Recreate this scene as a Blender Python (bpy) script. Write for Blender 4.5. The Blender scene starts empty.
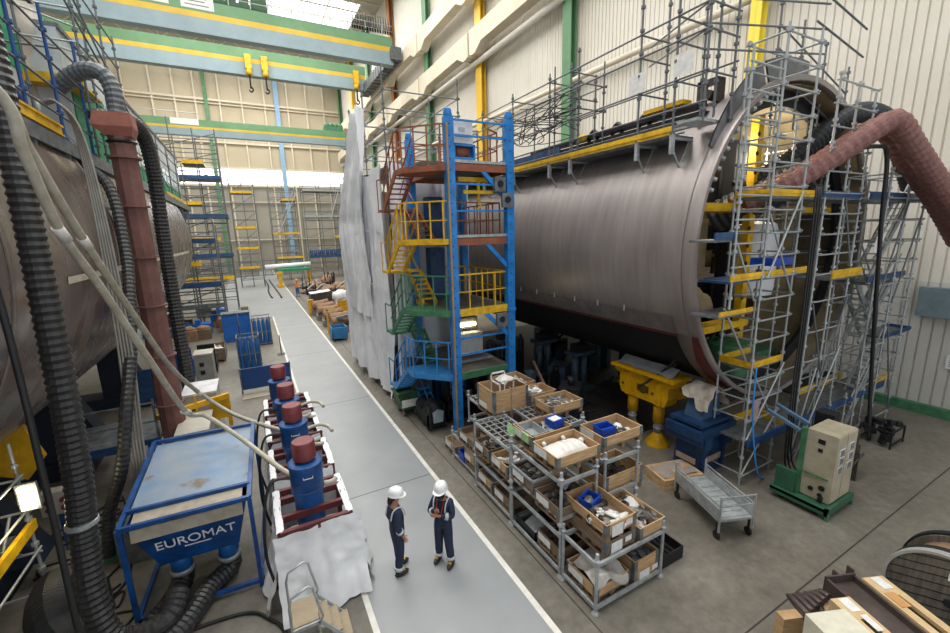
import bpy, bmesh, math, random
from mathutils import Vector as V, Matrix, noise
random.seed(7)
C = bpy.context.scene.collection
PI = math.pi
sn, cs = math.sin, math.cos

# ---------------------------------------------------------------- materials
def srgb(h):
    h = h.lstrip('#'); r = []
    for i in (0, 2, 4):
        c = int(h[i:i+2], 16)/255
        r.append(c/12.92 if c <= .04045 else ((c+.055)/1.055)**2.4)
    return r
MATS = {}
def mat(name, col, rough=.6, metal=0., col2=None, scale=3., stretch=(1,1,1), bump=0., contrast=.35, emit=0., alpha=1., col3=None, scale3=20., amt3=.3, spec=.5):
    if name in MATS: return MATS[name]
    m = bpy.data.materials.new(name); m.use_nodes = True
    nt = m.node_tree; N = nt.nodes; L = nt.links
    b = N['Principled BSDF']
    c = srgb(col)
    b.inputs['Roughness'].default_value = rough
    b.inputs['Metallic'].default_value = metal
    b.inputs['Specular IOR Level'].default_value = spec
    c2 = srgb(col2) if col2 else [x*.72 for x in c]
    tc = N.new('ShaderNodeTexCoord'); mp = N.new('ShaderNodeMapping'); mp.inputs['Scale'].default_value = stretch
    L.new(tc.outputs['Object'], mp.inputs['Vector'])
    nz = N.new('ShaderNodeTexNoise'); nz.inputs['Scale'].default_value = scale; nz.inputs['Detail'].default_value = 6; nz.inputs['Roughness'].default_value = .62
    L.new(mp.outputs[0], nz.inputs['Vector'])
    rp = N.new('ShaderNodeValToRGB'); e = rp.color_ramp.elements
    e[0].position = .5-contrast/2; e[1].position = .5+contrast/2
    e[0].color = (*c2, 1); e[1].color = (*c, 1)
    L.new(nz.outputs['Fac'], rp.inputs['Fac'])
    out = rp.outputs['Color']
    if col3:
        n3 = N.new('ShaderNodeTexNoise'); n3.inputs['Scale'].default_value = scale3; n3.inputs['Detail'].default_value = 4
        L.new(mp.outputs[0], n3.inputs['Vector'])
        r3 = N.new('ShaderNodeValToRGB'); r3.color_ramp.elements[0].position = .62-amt3*.3; r3.color_ramp.elements[1].position = .7-amt3*.2
        L.new(n3.outputs['Fac'], r3.inputs['Fac'])
        mx = N.new('ShaderNodeMix'); mx.data_type = 'RGBA'
        L.new(r3.outputs['Color'], mx.inputs[0]); L.new(out, mx.inputs[6]); mx.inputs[7].default_value = (*srgb(col3), 1)
        out = mx.outputs[2]
    L.new(out, b.inputs['Base Color'])
    if bump:
        bp = N.new('ShaderNodeBump'); bp.inputs['Strength'].default_value = bump; bp.inputs['Distance'].default_value = .02
        L.new(nz.outputs['Fac'], bp.inputs['Height']); L.new(bp.outputs[0], b.inputs['Normal'])
    if emit:
        L.new(out, b.inputs['Emission Color']); b.inputs['Emission Strength'].default_value = emit
    if alpha < 1: b.inputs['Alpha'].default_value = alpha
    MATS[name] = m
    return m
galv = mat('galvanised', '#b4b8b8', .42, .3, '#8b9090', 6)
galvd = mat('galvanised_dark', '#7d8284', .5, .3, '#4d5255', 5)
galvx = mat('weathered_steel', '#74787a', .5, .3, '#55595b', 5)
yel = mat('yellow_paint', '#e9bd16', .5, 0, '#b98d0c', 4)
yeld = mat('yellow_machine', '#dfab0c', .42, 0, '#b98a0a', 3)
blu = mat('tower_blue', '#1d86d2', .4, 0, '#1566a8', 3)
blud = mat('machine_blue', '#0e4f93', .45, 0, '#08325f', 4)
navyb = mat('deck_blue', '#244f80', .5, 0, '#173455', 5)
brn = mat('brown_paint', '#9a5a3a', .55, 0, '#74412b', 4)
grn = mat('green_paint', '#47805a', .55, 0, '#2f5f42', 4)
grnd = mat('dark_green', '#2a5a35', .55, 0, '#1a3b23', 4)
crn_g = mat('crane_green', '#668f68', .6, 0, '#5b825d', .5)
crn_b = mat('crane_blue', '#8a9da3', .6, 0, '#7e9197', .5)
crn_y = mat('crane_yellow', '#cfae3c', .6, 0, '#bd9d30', .5)
cream = mat('cream_steel', '#d6cdb9', .7, 0, '#c6bba4', .6)
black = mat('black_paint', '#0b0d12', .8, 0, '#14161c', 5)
rub = mat('black_rubber', '#1c1d1e', .55, 0, '#101112', 8)
hosem = mat('hose_grey', '#3a3a3a', .45, .1, '#242424', 9)
hosel = mat('hose_lightgrey', '#6c7174', .5, .1, '#4f5356', 9)
whit = mat('white_paint', '#dedede', .6, 0, '#bdbdbd', 3)
whost = mat('white_hose', '#b9b4a6', .5, 0, '#97927f', 6)
wood = mat('pale_wood', '#c9a77c', .75, 0, '#a07f58', 3, (1,1,8), .2)
woodd = mat('weathered_wood', '#85705a', .8, 0, '#5d4b3a', 3, (1,1,8), .2)
woodg = mat('dark_grey_wood', '#6d675c', .8, 0, '#4a463e', 2, (1,10,1), .2)
tarp = mat('white_tarp', '#ebecee', .45, 0, '#dcdee1', 1.5, bump=.5)
plast = mat('white_plastic', '#e4e2db', .45, 0, '#c9c6bd', 5)
bluebox = mat('blue_crate', '#1a54c4', .4, 0, '#123d93', 5)
papr = mat('paper', '#e2e2de', .7, 0, '#c9c9c6', 9)
castm = mat('cast_metal', '#a39c92', .45, .5, '#6b645b', 9)
castd = mat('dark_casting', '#57524c', .5, .5, '#35322e', 9)
redbr = mat('chute_red', '#80574f', .7, 0, '#65453f', 3, bump=.3)
redcap = mat('cap_red', '#7c3436', .5, 0, '#5f2628', 6)
redst = mat('red_steel', '#6e2f30', .6, 0, '#4a1f20', 5)
greybox = mat('grey_cabinet', '#b9b5a8', .5, 0, '#a49f91', 3)
beigec = mat('beige_cabinet', '#b5ac95', .5, 0, '#9c937c', 3)
darkst = mat('dark_steel', '#2b2d31', .55, .4, '#17181b', 5)
carton = mat('brown_card', '#9d7e63', .8, 0, '#7a5f49', 4)
glow = mat('skylight_glass', '#f4f8ff', .3, 0, '#eef3fb', 1, emit=2.6)
lampg = mat('lamp_glow', '#fff1c4', .3, 0, '#ffe9ae', 1, emit=14)
tank = mat('tank_green', '#1e8a63', .55, 0, '#17734f', 3)

# ---------------------------------------------------------------- mesh helpers
class MB:
    def __init__(s): s.bm = bmesh.new(); s.mi = 0; s.sharp = False
    def _f(s, vs, smooth=False):
        try: f = s.bm.faces.new(vs)
        except ValueError: return
        f.material_index = s.mi; f.smooth = smooth
    def box(s, cx, cy, cz, sx, sy, sz, rz=0, M=None, bev=0):
        M = M or Matrix.Translation((cx, cy, cz)) @ Matrix.Rotation(rz, 4, 'Z')
        p = [s.bm.verts.new(M @ V((i*sx/2, j*sy/2, k*sz/2))) for i in (-1,1) for j in (-1,1) for k in (-1,1)]
        for q in ((0,1,3,2),(4,6,7,5),(0,4,5,1),(2,3,7,6),(0,2,6,4),(1,5,7,3)): s._f([p[i] for i in q])
        return s
    def bb(s, x0, x1, y0, y1, z0, z1): return s.box((x0+x1)/2, (y0+y1)/2, (z0+z1)/2, abs(x1-x0), abs(y1-y0), abs(z1-z0))
    def bar(s, a, b, w, h=None, up=(0,0,1)):
        a, b = V(a), V(b); h = h or w; d = b-a
        if d.length < 1e-6: return s
        z = d.normalized(); u = V(up)
        if abs(z.dot(u)) > .98: u = V((0,1,0))
        x = u.cross(z).normalized(); y = z.cross(x)
        M = Matrix((x, y, z)).transposed().to_4x4(); M.translation = (a+b)/2
        return s.box(0,0,0, w, h, d.length, M=M)
    def ring(s, c, x, y, r, n, e=1.): return [s.bm.verts.new(c + x*(r*cs(2*PI*i/n)) + y*(r*e*sn(2*PI*i/n))) for i in range(n)]
    def skin(s, A, B, smooth=True):
        n = len(A)
        for i in range(n): s._f([A[i], A[(i+1)%n], B[(i+1)%n], B[i]], smooth)
    def cyl(s, a, b, r0, r1=None, n=12, caps=True):
        a, b = V(a), V(b); r1 = r0 if r1 is None else r1
        z = (b-a).normalized(); u = V((0,0,1)) if abs(z.z) < .9 else V((1,0,0))
        x = u.cross(z).normalized(); y = z.cross(x)
        A = s.ring(a, x, y, r0, n); B = s.ring(b, x, y, r1, n); s.skin(A, B)
        if caps: s._f(A[::-1]); s._f(B)
        return s
    def tube(s, pts, r, n=8, sub=1, rf=None, sm=True):
        P = path(pts, sub) if sub > 1 else [V(p) for p in pts]
        prev = None; x = None; m = len(P)
        for i, p in enumerate(P):
            t = (P[min(i+1, m-1)] - P[max(i-1, 0)]).normalized()
            if x is None:
                u = V((0,0,1)) if abs(t.z) < .9 else V((1,0,0)); x = u.cross(t).normalized()
            else:
                x = (x - t*x.dot(t)).normalized()
            y = t.cross(x); rr = rf(i/(m-1), i) if rf else r
            A = s.ring(p, x, y, rr, n)
            if prev: s.skin(prev, A, sm)
            else: s._f(A[::-1])
            prev = A
        s._f(prev)
        return s
    def lathe(s, prof, c=(0,0,0), n=24, M=None):
        prev = None; c = V(c); s.sharp = True
        for r, z in prof:
            A = [c + V((r*cs(2*PI*i/n), r*sn(2*PI*i/n), z)) for i in range(n)]
            A = [s.bm.verts.new(M @ a if M else a) for a in A]
            if prev: s.skin(prev, A)
            elif r > 1e-4: s._f(A[::-1])
            prev = A
        s._f(prev)
        return s
    def prism(s, pts, d, smooth=False):
        d = V(d); A = [s.bm.verts.new(V(p)) for p in pts]; B = [s.bm.verts.new(V(p)+d) for p in pts]
        s.skin(A, B, smooth); s._f(A[::-1]); s._f(B)
        return s
    def quad(s, *p): s._f([s.bm.verts.new(V(q)) for q in p]); return s
    def sheet(s, f, nu, nv, amp=0, fr=1., seed=0, smooth=True):
        G = []
        for i in range(nu+1):
            row = []
            for j in range(nv+1):
                p = V(f(i/nu, j/nv))
                if amp:
                    q = p*fr + V((seed*7.3, seed*3.1, seed))
                    p = p + noise.noise_vector(q)*amp + noise.noise_vector(q*2.7)*amp*.4
                row.append(s.bm.verts.new(p))
            G.append(row)
        for i in range(nu):
            for j in range(nv): s._f([G[i][j], G[i+1][j], G[i+1][j+1], G[i][j+1]], smooth)
        return s
    def ball(s, c, rx, ry=None, rz=None, n=12, amp=0, seed=0):
        ry = ry or rx; rz = rz or rx; c = V(c); prev = None
        for k in range(n+1):
            t = PI*k/n
            A = []
            for i in range(n):
                a = 2*PI*i/n; p = V((rx*sn(t)*cs(a), ry*sn(t)*sn(a), -rz*cs(t)))
                if amp: p *= 1 + amp*noise.noise(p*(2/rx)+V((seed, seed, 0)))
                A.append(s.bm.verts.new(c+p))
            if prev: s.skin(prev, A)
            prev = A
        return s
    def build(s, name, m, parent=None, ofs=None, recalc=True):
        bmesh.ops.remove_doubles(s.bm, verts=s.bm.verts, dist=1e-5)
        if recalc: bmesh.ops.recalc_face_normals(s.bm, faces=s.bm.faces)
        me = bpy.data.meshes.new(name); s.bm.to_mesh(me); s.bm.free()
        if s.sharp: me.set_sharp_from_angle(angle=math.radians(38))
        for x in (m if isinstance(m, (list, tuple)) else [m]): me.materials.append(x)
        o = bpy.data.objects.new(name, me); C.objects.link(o)
        attach(o, parent)
        return o
def path(pts, sub):
    P = [V(p) for p in pts]; out = []
    for i in range(len(P)-1):
        p0, p1, p2, p3 = P[max(i-1,0)], P[i], P[i+1], P[min(i+2, len(P)-1)]
        for k in range(sub):
            t = k/sub
            out.append(.5*((2*p1)+(p2-p0)*t+(2*p0-5*p1+4*p2-p3)*t*t+(3*p1-p0-3*p2+p3)*t**3))
    out.append(P[-1]); return out
BASE = {}
def attach(o, parent):
    if parent is None: return
    o.parent = parent
    M = BASE.get(parent.name)
    if M is None: M = Matrix.Identity(4)
    o.matrix_parent_inverse = M.inverted()
    BASE.setdefault(o.name, M if False else Matrix.Identity(4))
def thing(name, label, cat, loc=(0,0,0), rz=0, group=None):
    o = bpy.data.objects.new(name, None); C.objects.link(o); o.location = loc; o.rotation_euler = (0,0,rz)
    o.empty_display_size = .1
    o['label'] = label; o['category'] = cat
    if group: o['group'] = group
    BASE[o.name] = Matrix.Translation(loc) @ Matrix.Rotation(rz, 4, 'Z')
    return o
def tag(o, label, cat, group=None, kind=None):
    o['label'] = label; o['category'] = cat
    if group: o['group'] = group
    if kind: o['kind'] = kind
    return o
def struct(o): o['kind'] = 'structure'; return o
def dup(root, loc, rz=0, label=None, group=None):
    r = root.copy(); C.objects.link(r); r.location = loc; r.rotation_euler = (0,0,rz)
    if label: r['label'] = label
    if group: r['group'] = group
    for ch in list(root.children):
        c = ch.copy(); C.objects.link(c); c.parent = r
        for g in ch.children:
            d = g.copy(); C.objects.link(d); d.parent = c
    return r
# ---- shared rods
_rod = {}
def rod(parent, name, a, b, r, m, couplers=0):
    a, b = V(a), V(b); d = b-a; L = d.length
    key = (m.name, round(L, 1) if couplers else 0, couplers)
    if key not in _rod:
        q = MB()
        if couplers:
            q.cyl((0,0,0), (0,0,1), 1, n=7)
            k = couplers*.5
            while k < L:
                q.cyl((0,0,(k-.03)/L), (0,0,(k+.03)/L), 2.1, n=7); k += couplers
        else: q.cyl((0,0,0), (0,0,1), 1, n=7)
        o = q.build(name, m); _rod[key] = o.data; bpy.data.objects.remove(o)
    o = bpy.data.objects.new(name, _rod[key]); C.objects.link(o)
    M = d.to_track_quat('Z', 'Y').to_matrix().to_4x4() @ Matrix.Diagonal((r, r, L, 1)); M.translation = a
    o.matrix_basis = M; attach(o, parent)
    return o
def std(parent, x, y, z0, z1, m=galv, r=.026): return rod(parent, 'standard', (x,y,z0), (x,y,z1), r, m, couplers=.5)
def led(parent, a, b, m=galv, r=.022): return rod(parent, 'ledger', a, b, r, m)
def hose(pts, r, name, label, m, sub=10, pitch=.09, cat='hose', amp=.12, group=None, r1=None, parent=None, n=12):
    P = path(pts, 12); L = sum((P[i+1]-P[i]).length for i in range(len(P)-1))
    k = max(8, int(L/(pitch/2)))
    # resample evenly
    out = [P[0]]; step = L/k; acc = 0
    for i in range(len(P)-1):
        a, b = P[i], P[i+1]; l = (b-a).length; t = step-acc
        while t <= l: out.append(a+(b-a)*(t/l)); t += step
        acc = l-(t-step)
    r1 = r1 or r
    q = MB().tube(out, r, n=n, sm=False, rf=lambda t, i: (r+(r1-r)*t)*(1+amp*(i%2)))
    o = q.build(name, m, parent)
    if label: tag(o, label, cat, group)
    return o
# ================================================================= SETTING
def floor_tone():
    m = bpy.data.materials.new('concrete_floor'); m.use_nodes = True; nt = m.node_tree; N = nt.nodes; L = nt.links; b = N['Principled BSDF']
    tc = N.new('ShaderNodeTexCoord')
    a = N.new('ShaderNodeTexNoise'); a.inputs['Scale'].default_value = .35; a.inputs['Detail'].default_value = 8; a.inputs['Roughness'].default_value = .65
    c = N.new('ShaderNodeTexNoise'); c.inputs['Scale'].default_value = 5; c.inputs['Detail'].default_value = 8; c.inputs['Roughness'].default_value = .7
    L.new(tc.outputs['Object'], a.inputs[0]); L.new(tc.outputs['Object'], c.inputs[0])
    r = N.new('ShaderNodeValToRGB'); r.color_ramp.elements[0].position = .32; r.color_ramp.elements[1].position = .68
    r.color_ramp.elements[0].color = (*srgb('#5f5a50'), 1); r.color_ramp.elements[1].color = (*srgb('#847f73'), 1)
    L.new(a.outputs['Fac'], r.inputs[0])
    r2 = N.new('ShaderNodeValToRGB'); r2.color_ramp.elements[0].position = .35; r2.color_ramp.elements[1].position = .62
    r2.color_ramp.elements[0].color = (.62,.62,.62,1); r2.color_ramp.elements[1].color = (1,1,1,1)
    L.new(c.outputs['Fac'], r2.inputs[0])
    mx = N.new('ShaderNodeMix'); mx.data_type = 'RGBA'; mx.blend_type = 'MULTIPLY'; mx.inputs[0].default_value = .8
    L.new(r.outputs[0], mx.inputs[6]); L.new(r2.outputs[0], mx.inputs[7]); L.new(mx.outputs[2], b.inputs['Base Color'])
    b.inputs['Roughness'].default_value = .5
    return m
fl = struct(MB().bb(-24, 19.5, -6, 93, -.2, 0).build('floor', floor_tone()))
aislem = mat('aisle_grey', '#949798', .4, 0, '#828586', .6, contrast=.6)
MB().bb(1.16, 3.62, -6, 93, 0, .004).bb(-3.2, 1.16, 37.5, 79, 0, .004).build('aisle_surface', aislem, fl)
linem = mat('line_white', '#dcdad2', .6, 0, '#c2bfb5', 3)
MB().bb(3.62, 3.73, -6, 93, 0, .006).bb(1.06, 1.16, -6, 37.5, 0, .006).build('aisle_line', linem, fl)
jm = mat('joint_dark', '#3d3a35', .8)
q = MB().bb(4.28, 4.3, -6, 93, 0, .005).bb(3.74, 19.5, 2.84, 2.865, 0, .005)
for yy in (9.6, 16, 24, 33, 45): q.bb(1.17, 3.6, yy, yy+.02, .004, .0055)
q.build('floor_joint', jm, fl)
q = MB()   # two dark cable lines over the far aisle
q.tube([(1.65,71,.03),(1.75,62,.03),(1.5,55,.03),(1.62,49,.03)], .09, 6, 6); q.tube([(2.2,71,.03),(2.35,60,.03),(2.5,52,.03),(2.5,48.5,.03)], .09, 6, 6)
tag(q.build('floor_cable', rub), 'pair of dark cables lying along the far end of the aisle', 'cable')

# right wall: ribbed cladding, lower part greyer, dimmer light put into its colour
wallm = mat('wall_cladding', '#d3cfc4', .75, 0, '#c6c0b2', .25, contrast=.5)
wall_shade = mat('wall_cladding_shade', '#c4c2ba', .7, 0, '#b3b1aa', .3, contrast=.5)
q = MB(); y0 = -6.; Z0, Z1 = 0, 36.5
for zz0, zz1, mi in ((0, 4.4, 1), (4.4, 36.5, 0)):
    q.mi = mi; y = -6.; prof = []
    while y < 93:
        prof += [(19.5, y), (19.5, y+.22), (19.55, y+.235), (19.55, y+.265)]; y += .28
    for (xa, ya), (xb, yb) in zip(prof, prof[1:]):
        q.quad((xa, ya, zz0), (xb, yb, zz0), (xb, yb, zz1), (xa, ya, zz1))
wr = struct(q.build('wall_right', [wallm, wall_shade]))
# back wall with a glazed band
q = MB().bb(-24, 19.5, 93, 93.3, 0, 16.3); q.bb(-24, 19.5, 93, 93.3, 19.1, 36.5)
backm = mat('back_wall_panel', '#c0b49b', .8, 0, '#b0a48c', .2, contrast=.6)
backl = mat('back_wall_grey', '#a39f93', .8, 0, '#8f8b80', .2, contrast=.6)
q = MB(); q.bb(-24, 19.5, 93, 93.3, 19.1, 36.5); q.mi = 1; q.bb(-24, 19.5, 93, 93.3, 0, 16.3)
wb = struct(q.build('wall_back', [backm, backl]))
struct(MB().bb(-24, 19.5, 93.1, 93.2, 16.3, 19.1).build('window_1', glow))
q = MB()
for k in range(20): q.bb(-23+k*2.2, -22.93+k*2.2, 93.0, 93.1, 16.3, 19.1)
struct(q.build('trim_1', cream)).name = 'trim_1'
q = MB()
xs = [-22.5,-18.8,-15.2,-11.4,-8.2,-5.2,-1.5,2,5.8,9.8,13.2,16.4]
for x in xs:
    q.bb(x-.13, x+.13, 92.6, 93, 19.2, 36.2); q.bb(x-.13, x+.13, 92.6, 93, 0, 16.2)
for z, h in ((30.7,.35),(30.1,.15),(23.6,.3),(19.2,.35),(16.1,.35),(13.1,.2),(6,.2),(35.9,.3)):
    q.bb(-24, 19.3, 92.5, 92.7, z-h/2, z+h/2)
struct(q.build('trim_2', cream))
gcol = mat('column_green', '#5d8a62', .6, 0, '#4d7652', .5); bcol = mat('column_blue', '#8fb0cc', .6, 0, '#7d9fbd', .5)
ycol = mat('column_yellow', '#e3bb2c', .55, 0, '#c99f1e', .5); ocol = mat('column_orange', '#a86a2c', .6, 0, '#8e5622', .5); ycp = mat('column_paleyellow', '#ecd94e', .55, 0, '#e3cc3f', .5)
n = 3
def isec(x, y, m, w=.5, z1=36.3, z0=0, d=.45):
    global n
    o = MB().bb(x-d, x-d+.06, y-w/2, y+w/2, z0, z1).bb(x-.06, x, y-w/2, y+w/2, z0, z1).bb(x-d, x, y-.03, y+.03, z0, z1)
    struct(o.build('trim_%d' % n, m)); n += 1
for y, m, w in ((-.3, gcol, .6),(10.95, ycp, .42),(22.35, gcol, .8),(33.6, ycol, .95),(45, gcol, 1.),(56.6, ocol, 1.),(68.2, gcol, 1.),(79.2, ycol, 1.),(90.3, gcol, 1.)):
    isec(19.3, y, m, w)
struct(MB().bb(-3.9,-3.3, 92.4, 92.6, 0, 36).build('trim_%d' % n, gcol)); n += 1
struct(MB().bb(7.5,8.3, 92.4, 92.6, 0, 36).build('trim_%d' % n, bcol)); n += 1
# crane runway beams with haunched ends between the columns
def runway(z, h, ya, yb):
    global n
    a, b = ya+.15, yb-.15; hz = .9
    pts = [(a, z+h), (a, z+.1), (a+.4, z), (a+hz, z), (a+hz*2.2, z+.55), (b-hz*2.2, z+.55), (b-hz, z), (b-.4, z), (b, z+.1), (b, z+h)]
    o = MB().prism([(17.95, y, zz) for y, zz in pts], (.85, 0, 0)); struct(o.build('trim_%d' % n, cream)); n += 1
cl = [-.3, 10.95, 22.35, 33.6, 45, 56.6, 68.2, 79.2, 90.3]
for a, b in zip(cl[2:], cl[3:]): runway(24.9, 1.9, a, b)
for a, b in zip(cl[1:], cl[2:]): runway(20.6, 1.9, a, b)
struct(MB().cyl((19.1, 2, 15.2), (19.1, 92, 16.6), .16, n=10).build('trim_%d' % n, cream)); n += 1
struct(MB().cyl((18.7,22.5,20.3), (18.7,92,20.3), .22, n=10).build('trim_%d' % n, wallm)); n += 1
# ceiling with skylight openings filled with glass
roofm = mat('roof_deck', '#b3aea2', .8, 0, '#9a958a', .3)
q = MB(); sk = MB(); ys = [-6, 2, 8, 18, 24, 34, 40, 50, 56, 62, 74, 88, 93]
for i in range(len(ys)-1):
    if i % 2 == 0: q.bb(-24, 19.5, ys[i], ys[i+1], 36.5, 36.7)
    else:
        q.bb(-24, -19, ys[i], ys[i+1], 36.5, 36.7); q.bb(17, 19.5, ys[i], ys[i+1], 36.5, 36.7); sk.bb(-19, 17, ys[i], ys[i+1], 36.6, 36.65)
struct(q.build('ceiling', roofm)); struct(sk.build('window_2', glow))
q = MB()
for y in (55, 61, 67, 73, 80, 87.5, 91.5):
    q.bar((-24,y,36.4), (19.4,y,36.4), .14); q.bar((-24,y,35.0), (19.4,y,35.0), .12)
    for k in range(24): q.bar((-24+k*1.8,y,35.0 if k%2 else 36.4), (-22.2+k*1.8,y,36.4 if k%2 else 35.0), .08)
for x in (-15,-8,-1,6,13): q.bar((x,-6,36.3), (x,93,36.3), .12)
struct(q.build('trim_%d' % n, cream)); n += 1
struct(MB().bb(-24.2, -24, -6, 93, 0, 36.5).build('wall_left', wallm))
# low green kerb and grey base panel on right wall, white notice
struct(MB().bb(19.25, 19.45, 3, 20, 0, .32).build('baseboard_right', grn))
struct(MB().bb(19.2, 19.5, 2.5, 5.0, 3.3, 4.25).build('trim_%d' % n, mat('grey_blue', '#6f8186', .6))); n += 1
q = MB().bb(19.44, 19.47, 3.75, 4.15, 1.65, 2.1); q.mi = 1
for k in range(5): q.bb(19.435, 19.44, 3.82, 4.08, 1.72+k*.07, 1.74+k*.07)
tag(q.build('wall_notice', [papr, galvd]), 'small white notice sheet fixed low on the grey ribbed wall', 'sign')

# ---------------------------------------------------------------- cranes
def girder(t, y, z0, z1, yb, yt, xa, xb, w=1.0, nm='girder'):
    q = MB(); q.bb(xa, xb, y, y+w, z0, yb); q.mi = 1; q.bb(xa, xb, y-.01, y+w+.01, yb, yt); q.mi = 2; q.bb(xa, xb, y, y+w, yt, z1)
    return q.build(nm, [crn_b, crn_y, crn_g], t)
t = thing('overhead_crane', 'large green and pale blue overhead travelling crane with two bridge girders', 'crane', (0,56,25.3))
girder(t, 49.9, 25.2, 28.0, 26.5, 27.0, -23.5, 17.0)
girder(t, 62.2, 26.0, 29.0, 27.4, 27.9, -23.5, 17.0)
q = MB().bb(16.6, 17.7, 49.2, 64, 25.7, 26.8)
for y in (49.8, 53, 60, 63.4): q.cyl((17.0,y,26.0),(17.6,y,26.0), .45, n=12)
for k in range(14): q.bb(16.55, 17.75, 49.2+k*1.1, 49.3+k*1.1, 25.6, 26.9)
q.build('end_carriage', galvd, t)
for k in range(22): rod(t, 'guard_post', (-23+k*1.85, 49.8, 28.0), (-23+k*1.85, 49.8, 29.1), .05, galv)
for z in (28.55, 29.1): rod(t, 'guard_rail', (-23.4, 49.8, z), (17, 49.8, z), .04, galv)
q = MB()
for k in range(16): q.tube([(12.6+k*.28, 49.8, 28.2),(12.7+k*.28, 49.9, 29.9),(12.8+k*.28, 49.8, 28.2)], .07, 5)
q.build('festoon_cable', rub, t)
q = MB().bb(-2.5, 3.2, 50.3, 52.6, 28.0, 28.6)
for k in range(5): q.cyl((-2+k*1.1, 50.4, 28.9), (-2+k*1.1, 52, 28.9), .45, n=12)
q.bb(3.0, 4.4, 50.3, 52, 28.2, 30.4); q.build('hoist_trolley', grnd, t)
for x, y, z in ((-6.3, 49.86, 27.1), (-2.8, 49.86, 27.1)):
    q = MB().bb(x, x+2.6, y, y+.02, z+.1, z+1.4); q.mi = 1
    for k in range(3): q.bb(x+.3, x+2.2-.3*k, y-.01, y, z+.35+k*.32, z+.45+k*.32)
    q.build('sign_plate', [papr, galvd], t)
for x, y in ((2.6,62),(4.4,62),(15.6,62)):
    q = MB().bb(x-.35, x+.35, y-.4, y+.1, 26.6, 28.2).cyl((x,y-.15,25.9),(x,y-.15,26.6), .4, .3, 10); q.mi = 1
    q.cyl((x,y-.15,24.4),(x,y-.15,26.3), .1, n=6).tube([(x,y-.15,24.6),(x+.25,y-.15,24.3),(x,y-.15,24.0),(x-.22,y-.15,24.2)], .09, 6, 4)
    q.build('hook_block', [yel, darkst], t)
t = thing('overhead_crane', 'slim green overhead crane crossing low before the back wall', 'crane', (0,75.3,21))
q = girder(t, 75.3, 21.1, 23.3, 22.0, 22.35, -23.5, 16.6)
MB().bb(16.4, 17.6, 73.5, 78, 20.9, 22.2).build('end_carriage', crn_b, t)
q = MB().bb(13.2, 16.2, 75.3, 76.5, 23.3, 24.0)
for k in range(4): q.ball((13.7+k*.7, 75.8, 24.2), .42, n=8)
q.build('hoist_trolley', grn, t)
MB().bb(-7.6,-4.2,75.28,75.3,22.5,23.3).build('sign_plate', papr, t)
rod(t, 'guard_rail', (-23.4, 75.2, 24.1), (-4, 75.2, 24.1), .05, galv)

# ================================================================= LIGHT
w = bpy.data.worlds.new('World'); bpy.context.scene.world = w; w.use_nodes = True
w.node_tree.nodes['Background'].inputs[0].default_value = (.90,.94,1,1); w.node_tree.nodes['Background'].inputs[1].default_value = 1.15
def area(x, y, z, sx, sy, e, col=(1,.97,.93), rot=(0,0,0)):  # unseen area lights added under the roof to carry the skylight daylight
    l = bpy.data.lights.new('skylight_fill', 'AREA'); l.shape = 'RECTANGLE'; l.size = sx; l.size_y = sy; l.energy = e; l.color = col
    o = bpy.data.objects.new('skylight_fill', l); C.objects.link(o); o.location = (x,y,z); o.rotation_euler = rot
for y, e in ((5, 5000), (21, 5000), (37, 5400), (53, 5400), (68, 5000), (81, 5400)):
    area(2, y, 34.6, 26, 7, e)
# ================================================================= CAMERA
cam = bpy.data.cameras.new('camera'); co = bpy.data.objects.new('camera', cam); C.objects.link(co)
cam.sensor_width = 36; cam.lens = 36*415/950; cam.clip_end = 300; cam.clip_start = .05
CX = V((0.87968601,-0.11784669,0.46072192)); CY = V((-0.47481618,-0.16367372,0.86473147)); CU = V((-0.02649767,-0.97945039,-0.199937))
# camera axes (right, up, back) written in world axes
right = V((CX[0], CY[0], CU[0])); down = V((CX[1], CY[1], CU[1])); fwd = V((CX[2], CY[2], CU[2]))
Mc = Matrix((right, -down, -fwd)).transposed().to_4x4(); Mc.translation = (0,0,6.4)
co.matrix_world = Mc; bpy.context.scene.camera = co
vs = bpy.context.scene.view_settings
vs.view_transform = 'Standard'; vs.look = 'None'; vs.exposure = 0; vs.gamma = 1
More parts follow.
